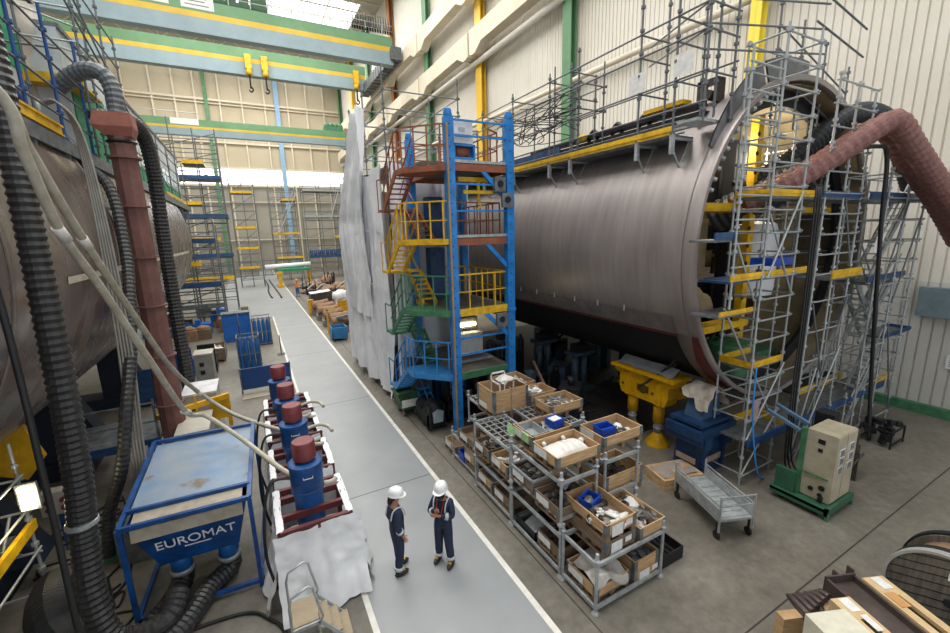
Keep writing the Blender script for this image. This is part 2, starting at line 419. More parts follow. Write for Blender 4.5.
# ================================================================= RIGHT HULL
HX, HZ, HR = 12.9, 5.8, 4.2
def arc(cx, cz, r, a, y): return (cx-r*cs(a), y, cz+r*sn(a))     # a=0 left side, 90deg top
D = math.radians
def steel_hull():
    m = bpy.data.materials.new('hull_steel'); m.use_nodes = True; nt = m.node_tree; N = nt.nodes; L = nt.links; b = N['Principled BSDF']
    tc = N.new('ShaderNodeTexCoord'); mp = N.new('ShaderNodeMapping'); mp.inputs['Scale'].default_value = (.35, 3.2, .35)
    L.new(tc.outputs['Object'], mp.inputs[0])
    a = N.new('ShaderNodeTexNoise'); a.inputs['Scale'].default_value = 1.6; a.inputs['Detail'].default_value = 8; a.inputs['Roughness'].default_value = .65
    c = N.new('ShaderNodeTexNoise'); c.inputs['Scale'].default_value = .4; c.inputs['Detail'].default_value = 3
    L.new(mp.outputs[0], a.inputs[0]); L.new(tc.outputs['Object'], c.inputs[0])
    ad = N.new('ShaderNodeMath'); ad.operation = 'ADD'; L.new(a.outputs['Fac'], ad.inputs[0]); L.new(c.outputs['Fac'], ad.inputs[1])
    r = N.new('ShaderNodeValToRGB'); e = r.color_ramp.elements
    e[0].position = .8; e[0].color = (*srgb('#857d7a'), 1); e[1].position = 1.2; e[1].color = (*srgb('#a09894'), 1)
    h = N.new('ShaderNodeMath'); h.operation = 'MULTIPLY'; h.inputs[1].default_value = 1.0; L.new(ad.outputs[0], h.inputs[0])
    L.new(h.outputs[0], r.inputs[0]); L.new(r.outputs[0], b.inputs['Base Color'])
    r.color_ramp.elements[0].position = .38; r.color_ramp.elements[1].position = .62; h.inputs[1].default_value = .5
    b.inputs['Metallic'].default_value = .45; b.inputs['Roughness'].default_value = .42
    return m
hsteel = steel_hull()
tan = mat('insulation_tan', '#8f8062', .8, 0, '#6e624b', 1.2)
HY=-.15
t = thing('hull_section', 'huge grey steel hull cylinder section open at its near end, scaffolding around the rim', 'hull', (HX, 6, 0))
def shell(q, r, a0, a1, y0, y1, na=64, ny=6, smooth=True):
    q.sheet(lambda u, v: arc(HX, HZ, r, D(a0+(a1-a0)*u), y0+(y1-y0)*v), na, ny, smooth=smooth); return q
shell(MB(), HR, -29, 209, 6.2, 25, 90, 16).build('upper_plating', hsteel, t)
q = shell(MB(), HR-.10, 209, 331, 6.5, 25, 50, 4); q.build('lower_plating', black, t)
q = MB()
prof = [(HR-.14, 6.3), (HR-.14, 5.9), (HR-.03, 5.88), (HR-.012, 5.92), (HR-.012, 6.6), (HR-.12, 6.62)]
n_ = 96
prev = None
for i in range(n_+1):
    a = 2*PI*i/n_
    A = [q.bm.verts.new(arc(HX, HZ, r, a, y)) for r, y in prof]
    if prev:
        for k in range(len(prof)-1): q._f([prev[k], A[k], A[k+1], prev[k+1]], k in (3,))
    prev = A
q.build('rim_ring', hsteel, t)
# doubler strip and red primer edge where the plating ends
q = MB()
shell(q, HR+.025, -29, -22, 6.55, 25, 4, 12); q.build('plating_edge_strip', mat('edge_steel', '#8d8685', .5, .4, '#6f6968', 3), t)
q = MB(); q.sheet(lambda u, v: arc(HX, HZ, HR+.04-.14*u, D(-29.3-.2*u), 6.55+18.45*v), 2, 8)
q.sheet(lambda u, v: arc(HX, HZ, HR+.03, D(-29.2-1.0*u), 6.55+18.45*v), 1, 8); q.build('red_edge', redst, t)
q = MB(); q.sheet(lambda u, v: arc(HX, HZ, HR+.012, D(-29-38*u), 5.98+ (.16+.2*sn(u*PI*.9))*v), 16, 2); q.build('red_primer_band', redst, t)
q = MB()
for k in range(6): MB().box(*arc(HX,HZ,HR+.06,D(-21.5),8+k*1.0), .02, .04, .16).build('lug', galv, t)
# inside
q = shell(MB(), HR-.2, 0, 360, 6.0, 13, 64, 4); q.build('inner_lining', tan, t)
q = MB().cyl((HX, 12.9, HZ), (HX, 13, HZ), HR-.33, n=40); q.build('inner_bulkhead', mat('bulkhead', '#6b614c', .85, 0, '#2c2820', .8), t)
for lx, lz in ((12.0,8.6),(14.2,8.4)):
    l = bpy.data.lights.new('hull_fill','POINT'); l.energy = 160; l.color = (1,.9,.72); l.shadow_soft_size = .25; lo_ = bpy.data.objects.new('hull_fill', l); C.objects.link(lo_); lo_.location = (lx,7.6,lz)  # unseen point lights added to brighten the hull interior
for k, y in enumerate((6.5, 8.2, 9.6, 11.0)):
    q = MB(); prev = None
    for i in range(65):
        a = 2*PI*i/64; A = [q.bm.verts.new(arc(HX,HZ,r,a,yy)) for r, yy in ((HR-.2,y-.05),(HR-.6,y-.05),(HR-.6,y+.05),(HR-.2,y+.05))]
        if prev:
            for j in range(3): q._f([prev[j], A[j], A[j+1], prev[j+1]])
        prev = A
    q.build('frame_ring', darkst if k == 0 else tan, t)
for k in range(14):
    q = MB(); a = D(20+k*3.6); c = arc(HX,HZ,HR-.2,a,5.95); q.box(c[0],c[1]-.02,c[2],.1,.12,.07, M=Matrix.Translation(c)@Matrix.Rotation(a,4,'Y')); q.cyl((c[0],5.86,c[2]),(c[0],6.05,c[2]),.035,n=6); q.build('rim_clamp', galv, t)
q = MB()
for a0, a1, h0, h1 in ((33, 66, .12, .52), (68, 92, .5, .42)):
    q.sheet(lambda u, v: arc(HX, HZ, HR-.02+(h0+(h1-h0)*u)*v, D(a0+(a1-a0)*u), 6.1+.02*v), 14, 1)
    q.sheet(lambda u, v: arc(HX, HZ, HR-.02+(h0+(h1-h0)*u)*v, D(a0+(a1-a0)*u), 6.14+.02*v), 14, 1)
q.build('edge_plate', mat('plate_grey', '#7b7c7d', .45, .5, '#5e5f61', 3), t)
# things inside the open end
o = MB(); o.bb(12.55, 12.8, 6.9, 7.1, 1.9, 9.3); o.mi = 1
for k in range(14): o.cyl((12.56,6.88,2.3+k*.5),(12.56,6.9,2.3+k*.5),.06,n=8)
tag(o.build('lifting_post', [yel, darkst]), 'tall yellow perforated post standing inside the open end of the hull', 'post')
o = MB().lathe([(.0,0),(.55,.05),(.6,.3),(.6,1.9),(.5,2.2),(0,2.3)], (13.9,7.4,4.2), 20); tag(o.build('wrapped_tank', tarp), 'pale wrapped upright tank inside the hull mouth', 'tank')
o = MB().lathe([(0,0),(.7,0),(.7,.25),(.62,.3),(.62,.9),(0,1.0)], (12.1,6.9,2.15), 20); o.bb(12.6,14.6,6.8,7.5,1.9,2.5); tag(o.build('green_machine', grn), 'green round machine low inside the hull mouth', 'machine')
q = MB().bb(9.4,11.6,7.2,8.6,4.95,5.05).bb(9.4,11.4,7.2,7.3,5.05,5.25)
tag(q.build('work_deck', [woodd]), 'brown deck inside the hull mouth behind the first tower', 'deck')
q = MB()
for k in range(5): q.tube([(9.7+k*.3,8,1.75+.1*k),(10.2+k*.3,7.3,2.6),(9.9+k*.5,6.9,3.4)], .035, 6, 6)
tag(q.build('cable_loops', rub), 'dark cable loops hanging low inside the hull mouth', 'cable')
for i,(x,z) in enumerate(((11.0,4.1),(11.9,4.0))):
    q = MB(); q.ball((x,8.2,z), .7, .7, .55, 14, .3, i); tag(q.build('insulation_bundle', tan), ('left' if i==0 else 'right')+'hand tan insulation bundle inside the hull mouth'.replace('hand',' hand') if False else ('tan insulation bundle nearer the rim inside the hull' if i==0 else 'tan insulation bundle beside the yellow post in the hull'), 'bundle')

# ================================================================= SCAFFOLD BUILDER
def deck(t, x0, x1, y0, y1, z, m=galv, toe=None, sides='f', toeh=.15):
    q = MB(); q.bb(x0, x1, y0, y1, z-.05, z)
    o = q.build('deck', m, t)
    if toe:
        q = MB()
        if 'f' in sides: q.bb(x0, x1, y0-.03, y0, z, z+toeh); q.bb(x0, x1, y0-.05, y0-.03, z+toeh*.42, z+toeh*.58)
        if 'b' in sides: q.bb(x0, x1, y1, y1+.03, z, z+toeh)
        if 'l' in sides: q.bb(x0-.03, x0, y0, y1, z, z+toeh); q.bb(x0-.05, x0-.03, y0, y1, z+toeh*.42, z+toeh*.58)
        if 'r' in sides: q.bb(x1, x1+.03, y0, y1, z, z+toeh)
        q.build('toe_board', toe, t)
def grid(t, xs, ys, z0, z1, lv, m=galv, front_only=False):
    for x in xs:
        for y in ys: std(t, x, y, z0, z1+random.uniform(-.05,.35), m)
    for z in lv:
        for y in ys:
            led(t, (xs[0]-.08, y-.03, z), (xs[-1]+.08, y-.03, z), m)
        for x in xs: led(t, (x+.03, ys[0]-.08, z+.03), (x+.03, ys[-1]+.08, z+.03), m)
def fr(a, b, s=.5):
    r = []; z = a
    while z <= b+1e-6: r.append(z); z += s
    return r
# front tower beside the rim
t = thing('scaffold_tower', 'tall narrow silver scaffold tower standing before the hull rim beside the mesh trolley', 'scaffold', (10.7, 5.6, 0))
grid(t, (10.13, 11.45), (5.18, 5.95), 0, 10.3, [.25]+fr(1.7, 2.7)+fr(3.7,10.2))
deck(t, 10.13, 11.45, 5.2, 5.93, 3.05, galvd, yel, 'flb'); deck(t, 10.13, 12.0, 5.2, 5.93, 7.0, galvd, yel, 'fl')
for a, b in (((10.13,5.15,.3),(11.45,5.15,1.7)), ((11.45,5.15,1.3),(10.13,5.15,3.0)), ((10.13,5.12,1.25),(11.45,5.12,3.0)), ((11.45,5.15,4.7),(10.13,5.15,6.6))): rod(t, 'brace', a, b, .022, galv)
# bay cantilevered out to the left over the hull edge
t = thing('scaffold_bay', 'scaffold bay overhanging the hull rim with blue and yellow decks', 'scaffold', (9.5, 5.6, 3.6))
std(t, 9.02, 5.2, 4.6, 9.8)
for z in fr(5.5, 9.5): led(t, (8.95,5.2,z), (10.13,5.2,z))
deck(t, 8.95, 12.3, 5.2, 5.9, 5.2, navyb, yel, 'f'); deck(t, 8.35, 9.1, 5.25, 5.8, 6.1, galvd, navyb, 'f'); deck(t, 8.75, 10.0, 5.25, 5.9, 4.45, galvd, yel, 'f', .1)
rod(t, 'brace', (9.02,5.2,6.1), (9.95,5.2,4.7), .024, galv); rod(t, 'brace', (9.02,5.3,4.6), (10.1,5.3,3.2), .024, galv)
rod(t, 'brace', (10.2,5.1,5.2), (11.3,5.1,7.1), .024, galv)
# middle scaffold before the hull mouth
t = thing('scaffold_tower', 'wide scaffold in front of the hull mouth carrying the blue stair decks', 'scaffold', (12.9, 5.6, 0))
grid(t, (12.45, 13.4, 14.35), (5.15,), 0, 9.6, [.25]+fr(2.0,4.5,.8)+fr(5.1,9.6), galv)
for x in (12.45, 14.35): std(t, x, 5.95, 0, 9.0)
deck(t, 12.3, 14.3, 5.15, 5.95, 7.0, galvd, navyb, 'f'); deck(t, 13.2, 14.9, 5.1, 5.9, 4.95, galvd, yel, 'f', .22)
for a, b in (((12.45,5.1,.3),(13.4,5.1,2)),((13.4,5.1,2),(14.35,5.1,4.4)),((14.35,5.1,4.9),(13.4,5.1,7)),((12.45,5.1,4.4),(13.4,5.1,2.4))): rod(t, 'brace', a, b, .022, galvd)
# right stair tower
t = thing('scaffold_stair_tower', 'scaffold stair tower with steep stair flights between hull mouth and grey ribbed wall', 'scaffold', (16.4, 5.4, 0))
grid(t, (15.3, 16.6, 17.9), (4.9, 5.8), 0, 7.6, [.3]+fr(1.6,7.6,.6), galv)
deck(t, 14.3, 17.9, 4.95, 5.75, 6.95, galvd, navyb, 'f', .2); deck(t, 14.9, 17.5, 4.95, 5.75, 4.75, galvd, navyb, 'f'); deck(t, 17.0, 19.0, 5.0, 5.7, 2.85, galvd, navyb, 'fr', .1)
def flight(t, a, b, w, m, n=9, nm='stair_flight', side=(0,1,0), tr=.2):
    a, b, s = V(a), V(b), V(side).normalized()*w; q = MB()
    for e in (V((0,0,0)), s): q.bar(a+e, b+e, .05, .16)
    for k in range(1, n+1):
        c = a+(b-a)*(k/(n+1)); d = (b-a); d.z = 0; d = d.normalized()*tr/2
        q.prism([c-d, c+d, c+d+s, c-d+s], (0,0,.03))
    return q.build(nm, m, t)
for z0, z1, k in ((.3,2.8,0),(2.9,4.8,1),(4.8,6.95,0),(2.9,4.9,0)):
    a, b = (15.5,5.1+.3*k,z0), (17.4,5.1+.3*k,z1)
    if k: a, b = (17.4,5.4,z0), (15.5,5.4,z1)
    flight(t, a, b, .35, galv); rod(t, 'stair_rail', (a[0],a[1]-.05,a[2]+.9), (b[0],b[1]-.05,b[2]+.9), .022, galv); rod(t, 'stair_rail', (a[0],a[1]-.05,a[2]+.5), (b[0],b[1]-.05,b[2]+.5), .018, galv)
for a, b in (((17.9,4.85,.3),(16.6,4.85,3.4)),((15.3,4.85,3.4),(16.6,4.85,6.9)),((17.9,4.85,7),(16.6,4.85,4))): rod(t, 'brace', a, b, .022, galvd)
# rear scaffold behind stair tower against the wall
t = thing('scaffold_tower', 'slim scaffold tower rising behind the hull beside the grey ribbed wall', 'scaffold', (17.8, 7, 0))
grid(t, (17.2, 18.4), (7.0, 8.2), 0, 9.2, fr(1,9,1), galvx)
rod(t, 'brace', (17.2,6.95,5), (18.4,6.95,7), .022, galvd); rod(t, 'brace', (18.4,6.95,7), (17.2,6.95,9), .022, galvd)
# low long walkway
t = thing('scaffold_walkway', 'long low scaffold walkway with grey deck and blue edge before the hull mouth', 'walkway', (14, 5.5, 0))
q = MB().bb(10.13, 17.9, 5.12, 5.9, 1.15, 1.2); q.build('deck', galvd, t)
MB().bb(10.13, 17.9, 5.06, 5.1, 1.05, 1.25).build('edge_beam', navyb, t)
MB().bb(11.0, 11.9, 5.9, 5.93, 1.2, 1.38).bb(11.85,11.9,5.15,5.9,1.2,1.4).build('toe_board', yel, t)
MB().bb(14.4, 17.2, 5.92, 5.96, 1.2, 1.4).build('toe_board', yel, t); MB().bb(17.2,18.3,5.1,5.14,1.25,1.45).build('toe_board', yel, t)
MB().bb(14.0, 17.2, 6.0, 6.6, 1.3, 1.34).build('deck', black, t)
for z in (1.7, 2.2): rod(t, 'guard_rail', (11.6, 5.95, z), (17.9, 5.95, z), .022, galv)
for x in (14.0, 15.0, 16.2): std(t, x, 5.95, 0, 2.4); std(t, x+.2, 5.08, 0, 1.4)
rod(t, 'brace', (12.4,5.05,0), (14.2,5.05,3.0), .022, galv); rod(t, 'brace', (12.1,5.05,0), (13.0,5.05,2.6), .022, galv)
# blue mesh crate stored on the scaffold
o = MB().bb(10.75, 11.75, 5.3, 5.8, 5.42, 5.6); tag(o.build('plastic_crate', bluebox), 'blue plastic crate lying on the yellow-edged scaffold deck before the hull mouth', 'crate')
# ---- walkway hung on the hull shoulder
t = thing('hull_side_walkway', 'long bracketed scaffold walkway with yellow toe board along the hull shoulder', 'walkway', (9.4, 14, 8.4))
posts = [6.07, 6.8, 7.8, 10.3, 11.3, 13.4, 15.6, 17.8, 20.0]
for i, y in enumerate(posts):
    h = 11.15 if i > 2 else 12.4
    std(t, 8.9, y, 8.25 if i>0 else 8.6, h, galvx)
    if y > 6.5:
        q = MB().bar((8.9,y,8.4),(9.72,y,8.4),.06).bar((8.9,y,8.2),(9.2,y-.02,7.75),.035).bar((9.2,y,7.75),(9.5,y,8.35),.03).bb(8.86,8.96,y-.04,y+.04,8.05,8.5)
        q.build('wall_bracket', galv, t)
    std(t, 9.85, y, 8.5, 10.95 if i > 2 else 12.2, galvx)
    for z in ((9.6, 10.4, 10.9) if i < 3 else (10.2, 10.9)): led(t, (8.85, y, z), (9.95, y, z), galvx)
for z in (9.0, 9.6, 10.4, 10.9):
    led(t, (8.88, 6.0, z), (8.88, 22, z), galvx)
for z in (9.9,): led(t, (9.88, 6.0, z), (9.88, 22, z), galvx)
for z in (8.62, 8.9): led(t, (9.6, 7, z), (9.6, 22, z), galvd)
MB().bb(8.93, 9.75, 6.8, 24, 8.42, 8.48).build('deck', galvd, t)
MB().bb(8.86, 8.9, 6.8, 24, 8.48, 8.66).bb(8.84,8.86,6.8,24,8.54,8.59).build('toe_board', yel, t)
MB().bb(9.72, 9.75, 9, 24, 8.48, 8.7).build('toe_board', navyb, t)
MB().bb(8.9,9.7,6.2,6.7,8.66,8.72).build('deck', galv, t)
q = MB().bb(10.1,10.5,6.9,12.5,9.05,9.15).bb(10.1,10.4,7.1,14,9.25,9.35); tag(q.build('steel_girder', darkst), 'dark steel beams laid along the top of the hull beside the walkway', 'beam')
o = MB().bb(10.0,10.35,7.4,8.6,9.42,9.52); tag(o.build('toe_plank', yel), 'yellow plank lying across the dark beams on the hull shoulder', 'plank')
for i, (y, z) in enumerate(((7.6,10.05),(6.35,10.1))):
    o = MB().sheet(lambda u,v: (8.86, y+.5*u, z-.45+.45*v+.03*sn(u*3)), 4, 4); tag(o.build('safety_notice', papr), ['white notice tied to the rails beside the yellow plank','white notice tied to the rails near the rim end of the hull walkway'][i], 'sign')
# bracket castings on the hull top
for i, y in enumerate((7.5, 8.8, 9.8, 10.8)):
    q = MB(); q.mi = 0
    if i == 0:
        q.bb(10.6,10.9,6.9,7.0,9.4,9.95).bb(10.6,10.9,7.35,7.45,9.4,9.95).bb(10.6,10.9,6.9,7.45,9.88,9.98)
        q.cyl((10.58,7.17,9.62),(10.9,7.17,9.62),.12,n=12)
    else: q.tube([(10.3,y-.18,9.1),(10.3,y-.17,9.35),(10.3,y,9.5),(10.3,y+.17,9.35),(10.3,y+.18,9.1)], .06, 8, 5)
    tag(q.build('pipe_saddle' if i else 'lifting_bracket', castd), ['dark open steel bracket bolted on the hull top near the rim','first dark arched saddle behind the lifting bracket on the hull','second dark arched saddle behind the lifting bracket on the hull','third dark arched saddle behind the lifting bracket on the hull'][i], 'bracket')
o = MB().ball((10.0,11.0,9.3), .12, .2, .12); tag(o.build('cable_drum_cover', yel), 'small yellow rounded cover on the hull walkway', 'cover')
# hull-top scaffold bays
for i, (y0, y1, z1, lab) in enumerate(((10.2, 11.3, 11.2, 'short scaffold frame on the hull top midway along the walkway'),)):
    t = thing('scaffold_tower', lab, 'scaffold', (9.6, y0, 8.5)); grid(t, (9.1, 10.1), (y0, y1), 8.7, z1, [9.9, 10.6], galvx)
# scaffold crossing above the rim, toward the wall
t = thing('scaffold_rails', 'high scaffold guard rails stretching above the hull rim toward the wall', 'scaffold', (12, 6.5, 9.9))
for x, z in ((9.6,10.9),(11.9,11.6),(13.0,11.0),(14.2,10.7),(15.6,10.3)):
    std(t, x, 6.3, 8.8, z+.4, galvx)
for z in (9.9, 10.4, 10.9): led(t, (9.0, 6.3, z+.2), (11.9, 5.3, z+.2), galvx); led(t, (11.9, 6.3, z+.2), (15.6, 6.3, z-.9), galvx)
for z in (10.4, 10.9): led(t, (8.9, 6.1, z), (11.2, 9.5, z+.7), galvx)
for z in (10.6,11.2): led(t, (11.2, 5.2, z), (13.5,5.2, z-.35), galvx)
t = thing('scaffold_tower', 'scaffold bay under the brown ducts with yellow boards', 'scaffold', (15.5, 6.9, 5))
grid(t, (14.4, 15.6, 16.8), (6.6, 7.6), 4.5, 9.4, fr(5.0, 9.2, .5), galvx)
deck(t, 14.4, 16.8, 6.6, 7.6, 8.0, galvd, yel, 'f'); deck(t, 14.4, 16.8, 6.6, 7.6, 6.7, galvd, yel, 'f')
o = MB().lathe([(0,0),(.3,0),(.3,.7),(0,.72)], (15.2,7.0,7.98), 14); tag(o.build('barrel', whit), 'white barrel standing on scaffold under the ducts', 'barrel')
# brown ducts bending over the rim
for i, (dy, dx, lab) in enumerate(((0,0,'front brown corrugated air duct arching over the scaffold beside the hull rim'),(.5,.9,'second brown corrugated air duct behind the front brown one'))):
    hose([(11.3+dx*.4,6.4+dy,6.9),(12.2+dx*.5,5.5+dy,7.55),(13.1+dx*.6,4.8+dy,8.35),(13.5+dx*.7,4.5+dy,8.68),(13.9+dx,4.4+dy,8.55),(14.4+dx,4.3+dy,8.15),(16.35+dx,4.0+dy,6.89),(18.2+dx*.5,3.7+dy,5.65)], .22, 'air_duct', lab, mat('duct_brown','#8c625b',.6,0,'#6a4640',12), amp=.13, pitch=.2, n=16, cat='duct', group='brown air ducts')
hose([(12.6,7.4,7.4),(13.4,6.6,8.0),(14.6,5.9,9.1),(15.6,5.6,9.3),(16.6,5.4,8.8),(17.8,5.2,7.4)], .25, 'air_duct', 'black corrugated air duct behind the brown ducts', mat('duct_black','#30353a',.55,0,'#1c2023',10), amp=.1, pitch=.12, n=16, cat='duct')
hose([(12.6,8.0,6.6),(13.0,6.6,7.3),(13.2,5.9,7.7)], .45, 'air_duct', 'thick dark duct entering the top of the hull mouth', mat('duct_black','#30353a'), amp=.07, pitch=.2, n=18, cat='duct')
# hanging cables in front of the scaffold
o = MB().tube([(12.6,5.2,8.0),(13.5,4.7,8.15),(14.2,4.7,7.95),(14.5,4.7,6.4),(15.0,4.7,4.2),(15.6,4.7,1.8),(15.5,4.5,.05)], .05, 8, 8); tag(o.build('cable', rub), 'thick black cable hanging down before the scaffold stair tower', 'cable')
o = MB()
for k in range(3): o.tube([(11.4+k*.12,4.9,7.2),(11.42+k*.1,4.85,4.5),(11.3+k*.12,4.8,2.0),(11.2+k*.15,4.7,.5),(11.2+k*.3,4.4,.04)], .022, 6, 6)
tag(o.build('cable_bundle', rub), 'bundle of thin black cables dropping behind the beige cabinet', 'cable')
o = MB().tube([(10.18,5.1,3.1),(10.2,5.08,2),(10.3,5.0,1),(10.5,4.95,.3),(10.9,5,.03)], .022, 6, 6); tag(o.build('air_line', mat('blue_line','#2c8fe0',.5)), 'thin bright blue air line hanging on the front scaffold tower', 'hose')
o = MB().sheet(lambda u,v: (10.25+.5*u, 5.15-.05*sn(u*5), 2.2-.5*v), 8, 6, .05, 5); tag(o.build('work_cloth', mat('pink_cloth','#a68c8c',.9)), 'dusty pink cloth draped over the front scaffold rail', 'cloth')
o = MB().sheet(lambda u,v: (14.9+.5*u, 4.88, 5.95-.4*v), 3, 3, .02, 3); tag(o.build('safety_notice', papr), 'grey notice sheet tied on the stair tower', 'sign')

for k in range(4):
    o = MB().cyl((9.95+.12*k,7.0,8.78+.12*k),(9.95+.12*k,19,8.78+.12*k),.035,n=8); tag(o.build('steel_tube', galvd), 'long grey tube lying along the hull shoulder behind the yellow toe board', 'tube', 'tubes along the hull shoulder')
o = MB().bb(10.05,10.1,12.2,20,9.05,9.25); tag(o.build('blue_board', navyb), 'long dark blue board on edge along the hull top beyond the yellow cover', 'board')
for k in range(16):
    y = 7.1+k*.34; o = MB().bb(10.02,10.12,y,y+.16,8.62,8.72); tag(o.build('tube_clamp', darkst), 'small dark clamp in the row under the tubes on the hull shoulder', 'clamp', 'clamps under the hull tubes')

ri = random.Random(4)
for i in range(14):
    x, z = 13.3+.75*(i%4), 3.0+1.5*(i//4); k = i % 2
    if (x-HX)**2+(z-HZ)**2 > 3.2**2: continue
    o = MB().bb(x-.3,x+.3,8.6,9.4,z-.4,z+.4).cyl((x,8.3,z-.5),(x,8.3,z+.9),.07,n=8)
    tag(o.build(['equipment_unit','pipe_bank'][k], [black,darkst][k]), ['black equipment unit','dark grey equipment unit'][k]+' packed deep inside the hull mouth', 'equipment', ['black units','dark grey units'][k]+' inside hull mouth')
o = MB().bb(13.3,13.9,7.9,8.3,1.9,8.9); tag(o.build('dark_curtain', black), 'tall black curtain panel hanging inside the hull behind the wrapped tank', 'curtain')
o = MB().bb(9.8,13.0,8.4,8.45,4.6,6.6); tag(o.build('insulation_board', mat('board_tan','#9a8b6e',.8,0,'#7f7259',2)), 'tan insulation board standing inside the hull mouth behind the first tower', 'board')
for i, z in enumerate((6.8, 3.6)):
    o = MB().bb(9.9,12.4,6.6,7.4,z-.05,z).bb(9.9,12.4,6.57,6.6,z,z+.15); tag(o.build('work_deck', yel), ['upper yellow edged deck inside the hull mouth','lower yellow edged deck inside the hull mouth'][i], 'deck')
# ================================================================= LEFT HULL
def hull_left_mat():
    m = bpy.data.materials.new('hull_left_steel'); m.use_nodes = True; nt = m.node_tree; N = nt.nodes; L = nt.links; b = N['Principled BSDF']
    tc = N.new('ShaderNodeTexCoord')
    a = N.new('ShaderNodeTexNoise'); a.inputs['Scale'].default_value = .7; a.inputs['Detail'].default_value = 2
    s = N.new('ShaderNodeTexNoise'); s.inputs['Scale'].default_value = 1.1; s.inputs['Detail'].default_value = 2; s.inputs['Distortion'].default_value = .6
    mp = N.new('ShaderNodeMapping'); mp.inputs['Scale'].default_value = (1, 1.6, .5)
    L.new(tc.outputs['Object'], a.inputs[0]); L.new(tc.outputs['Object'], mp.inputs[0]); L.new(mp.outputs[0], s.inputs[0])
    r = N.new('ShaderNodeValToRGB'); e = r.color_ramp.elements; e[0].position = .35; e[1].position = .65
    e[0].color = (*srgb('#5f5450'), 1); e[1].color = (*srgb('#766a64'), 1); L.new(a.outputs['Fac'], r.inputs[0])
    r2 = N.new('ShaderNodeValToRGB'); r2.color_ramp.elements[0].position = .55; r2.color_ramp.elements[1].position = .8; L.new(s.outputs['Fac'], r2.inputs[0])
    mx = N.new('ShaderNodeMix'); mx.data_type = 'RGBA'; L.new(r2.outputs[0], mx.inputs[0]); L.new(r.outputs[0], mx.inputs[6]); mx.inputs[7].default_value = (*srgb('#7d736b'), 1)
    L.new(mx.outputs[2], b.inputs['Base Color']); b.inputs['Metallic'].default_value = .35
    rr = N.new('ShaderNodeMapRange'); rr.inputs[3].default_value = .36; rr.inputs[4].default_value = .16; L.new(s.outputs['Fac'], rr.inputs[0]); rr.inputs[1].default_value=.4; rr.inputs[2].default_value=.65
    L.new(rr.outputs[0], b.inputs['Roughness'])
    bp = N.new('ShaderNodeBump'); bp.inputs['Strength'].default_value = .1; bp.inputs['Distance'].default_value = .1; L.new(a.outputs['Fac'], bp.inputs['Height']); L.new(bp.outputs[0], b.inputs['Normal'])
    return m
LX, LZ, LR = -6.8, 6.3, 4.2
t = thing('hull_section', 'long brownish grey finished hull cylinder beyond the blue hopper', 'hull', (LX, 10, 0))
def larc(r, a, y): return (LX+r*cs(a), y, LZ+r*sn(a))
q = MB(); pr = [(LR, -5), (LR, 2), (LR, 8), (LR, 9.5), (LR, 13), (LR, 18), (LR, 22), (LR, 26.4), (LR*.985, 27.4), (LR*.94, 28.2), (LR*.85, 28.8), (LR*.7, 29.2), (0.01, 29.4)]
prev = None
for r, y in pr:
    A = [q.bm.verts.new(larc(r, 2*PI*i/96, y)) for i in range(96)]
    if prev: q.skin(prev, A)
    prev = A
q.build('hull_shell', hull_left_mat(), t)
for y in (3.5, 7.2, 12.2, 17.4, 21.6):
    q = MB(); prev = None
    for i in range(97):
        a = 2*PI*i/96; A = [q.bm.verts.new(larc(r, a, yy)) for r, yy in ((LR-.01,y-.035),(LR+.012,y-.02),(LR+.012,y+.02),(LR-.01,y+.035))]
        if prev:
            for k in range(3): q._f([prev[k],A[k],A[k+1],prev[k+1]])
        prev = A
    q.build('weld_seam', mat('weld', '#91857c', .35, .4), t)
q = MB().sheet(lambda u, v: larc(LR+.012, D(-6-1.6*u), 9+16*v), 2, 20); q.build('tape_strip', mat('tape_white', '#cfc4b2', .6), t)
# cradles under the finished hull
for i, y in enumerate((5.5, 10.2, 15, 20.5)):
    t = thing('hull_cradle', ['blue steel cradle under the near part of the finished hull','blue steel cradle second along under the finished hull','blue steel cradle third along under the finished hull','blue steel cradle under the far end of the finished hull'][i], 'cradle', (-6, y, 0), group='cradles under the finished hull')
    q = MB().bb(-8.5,-4.6,y-.5,y+.5,0,.5).bb(-5.6,-4.8,y-.35,y+.35,.5,3.05).bb(-8.8,-8,y-.35,y+.35,.5,2.6).prism([(-5.6,y-.3,1.2),(-4.8,y-.3,.5),(-4.1,y-.3,.5),(-4.8,y-.3,2.2)],(0,.6,0))
    q.build('base_frame', mat('cradle_dark','#101d33',.7), t)
    MB().prism([(-5.7,y-.3,3.0),(-4.5,y-.3,3.0),(-4.3,y-.3,3.35),(-5.7,y-.3,2.75)],(0,.6,0)).build('saddle_pad', black, t)
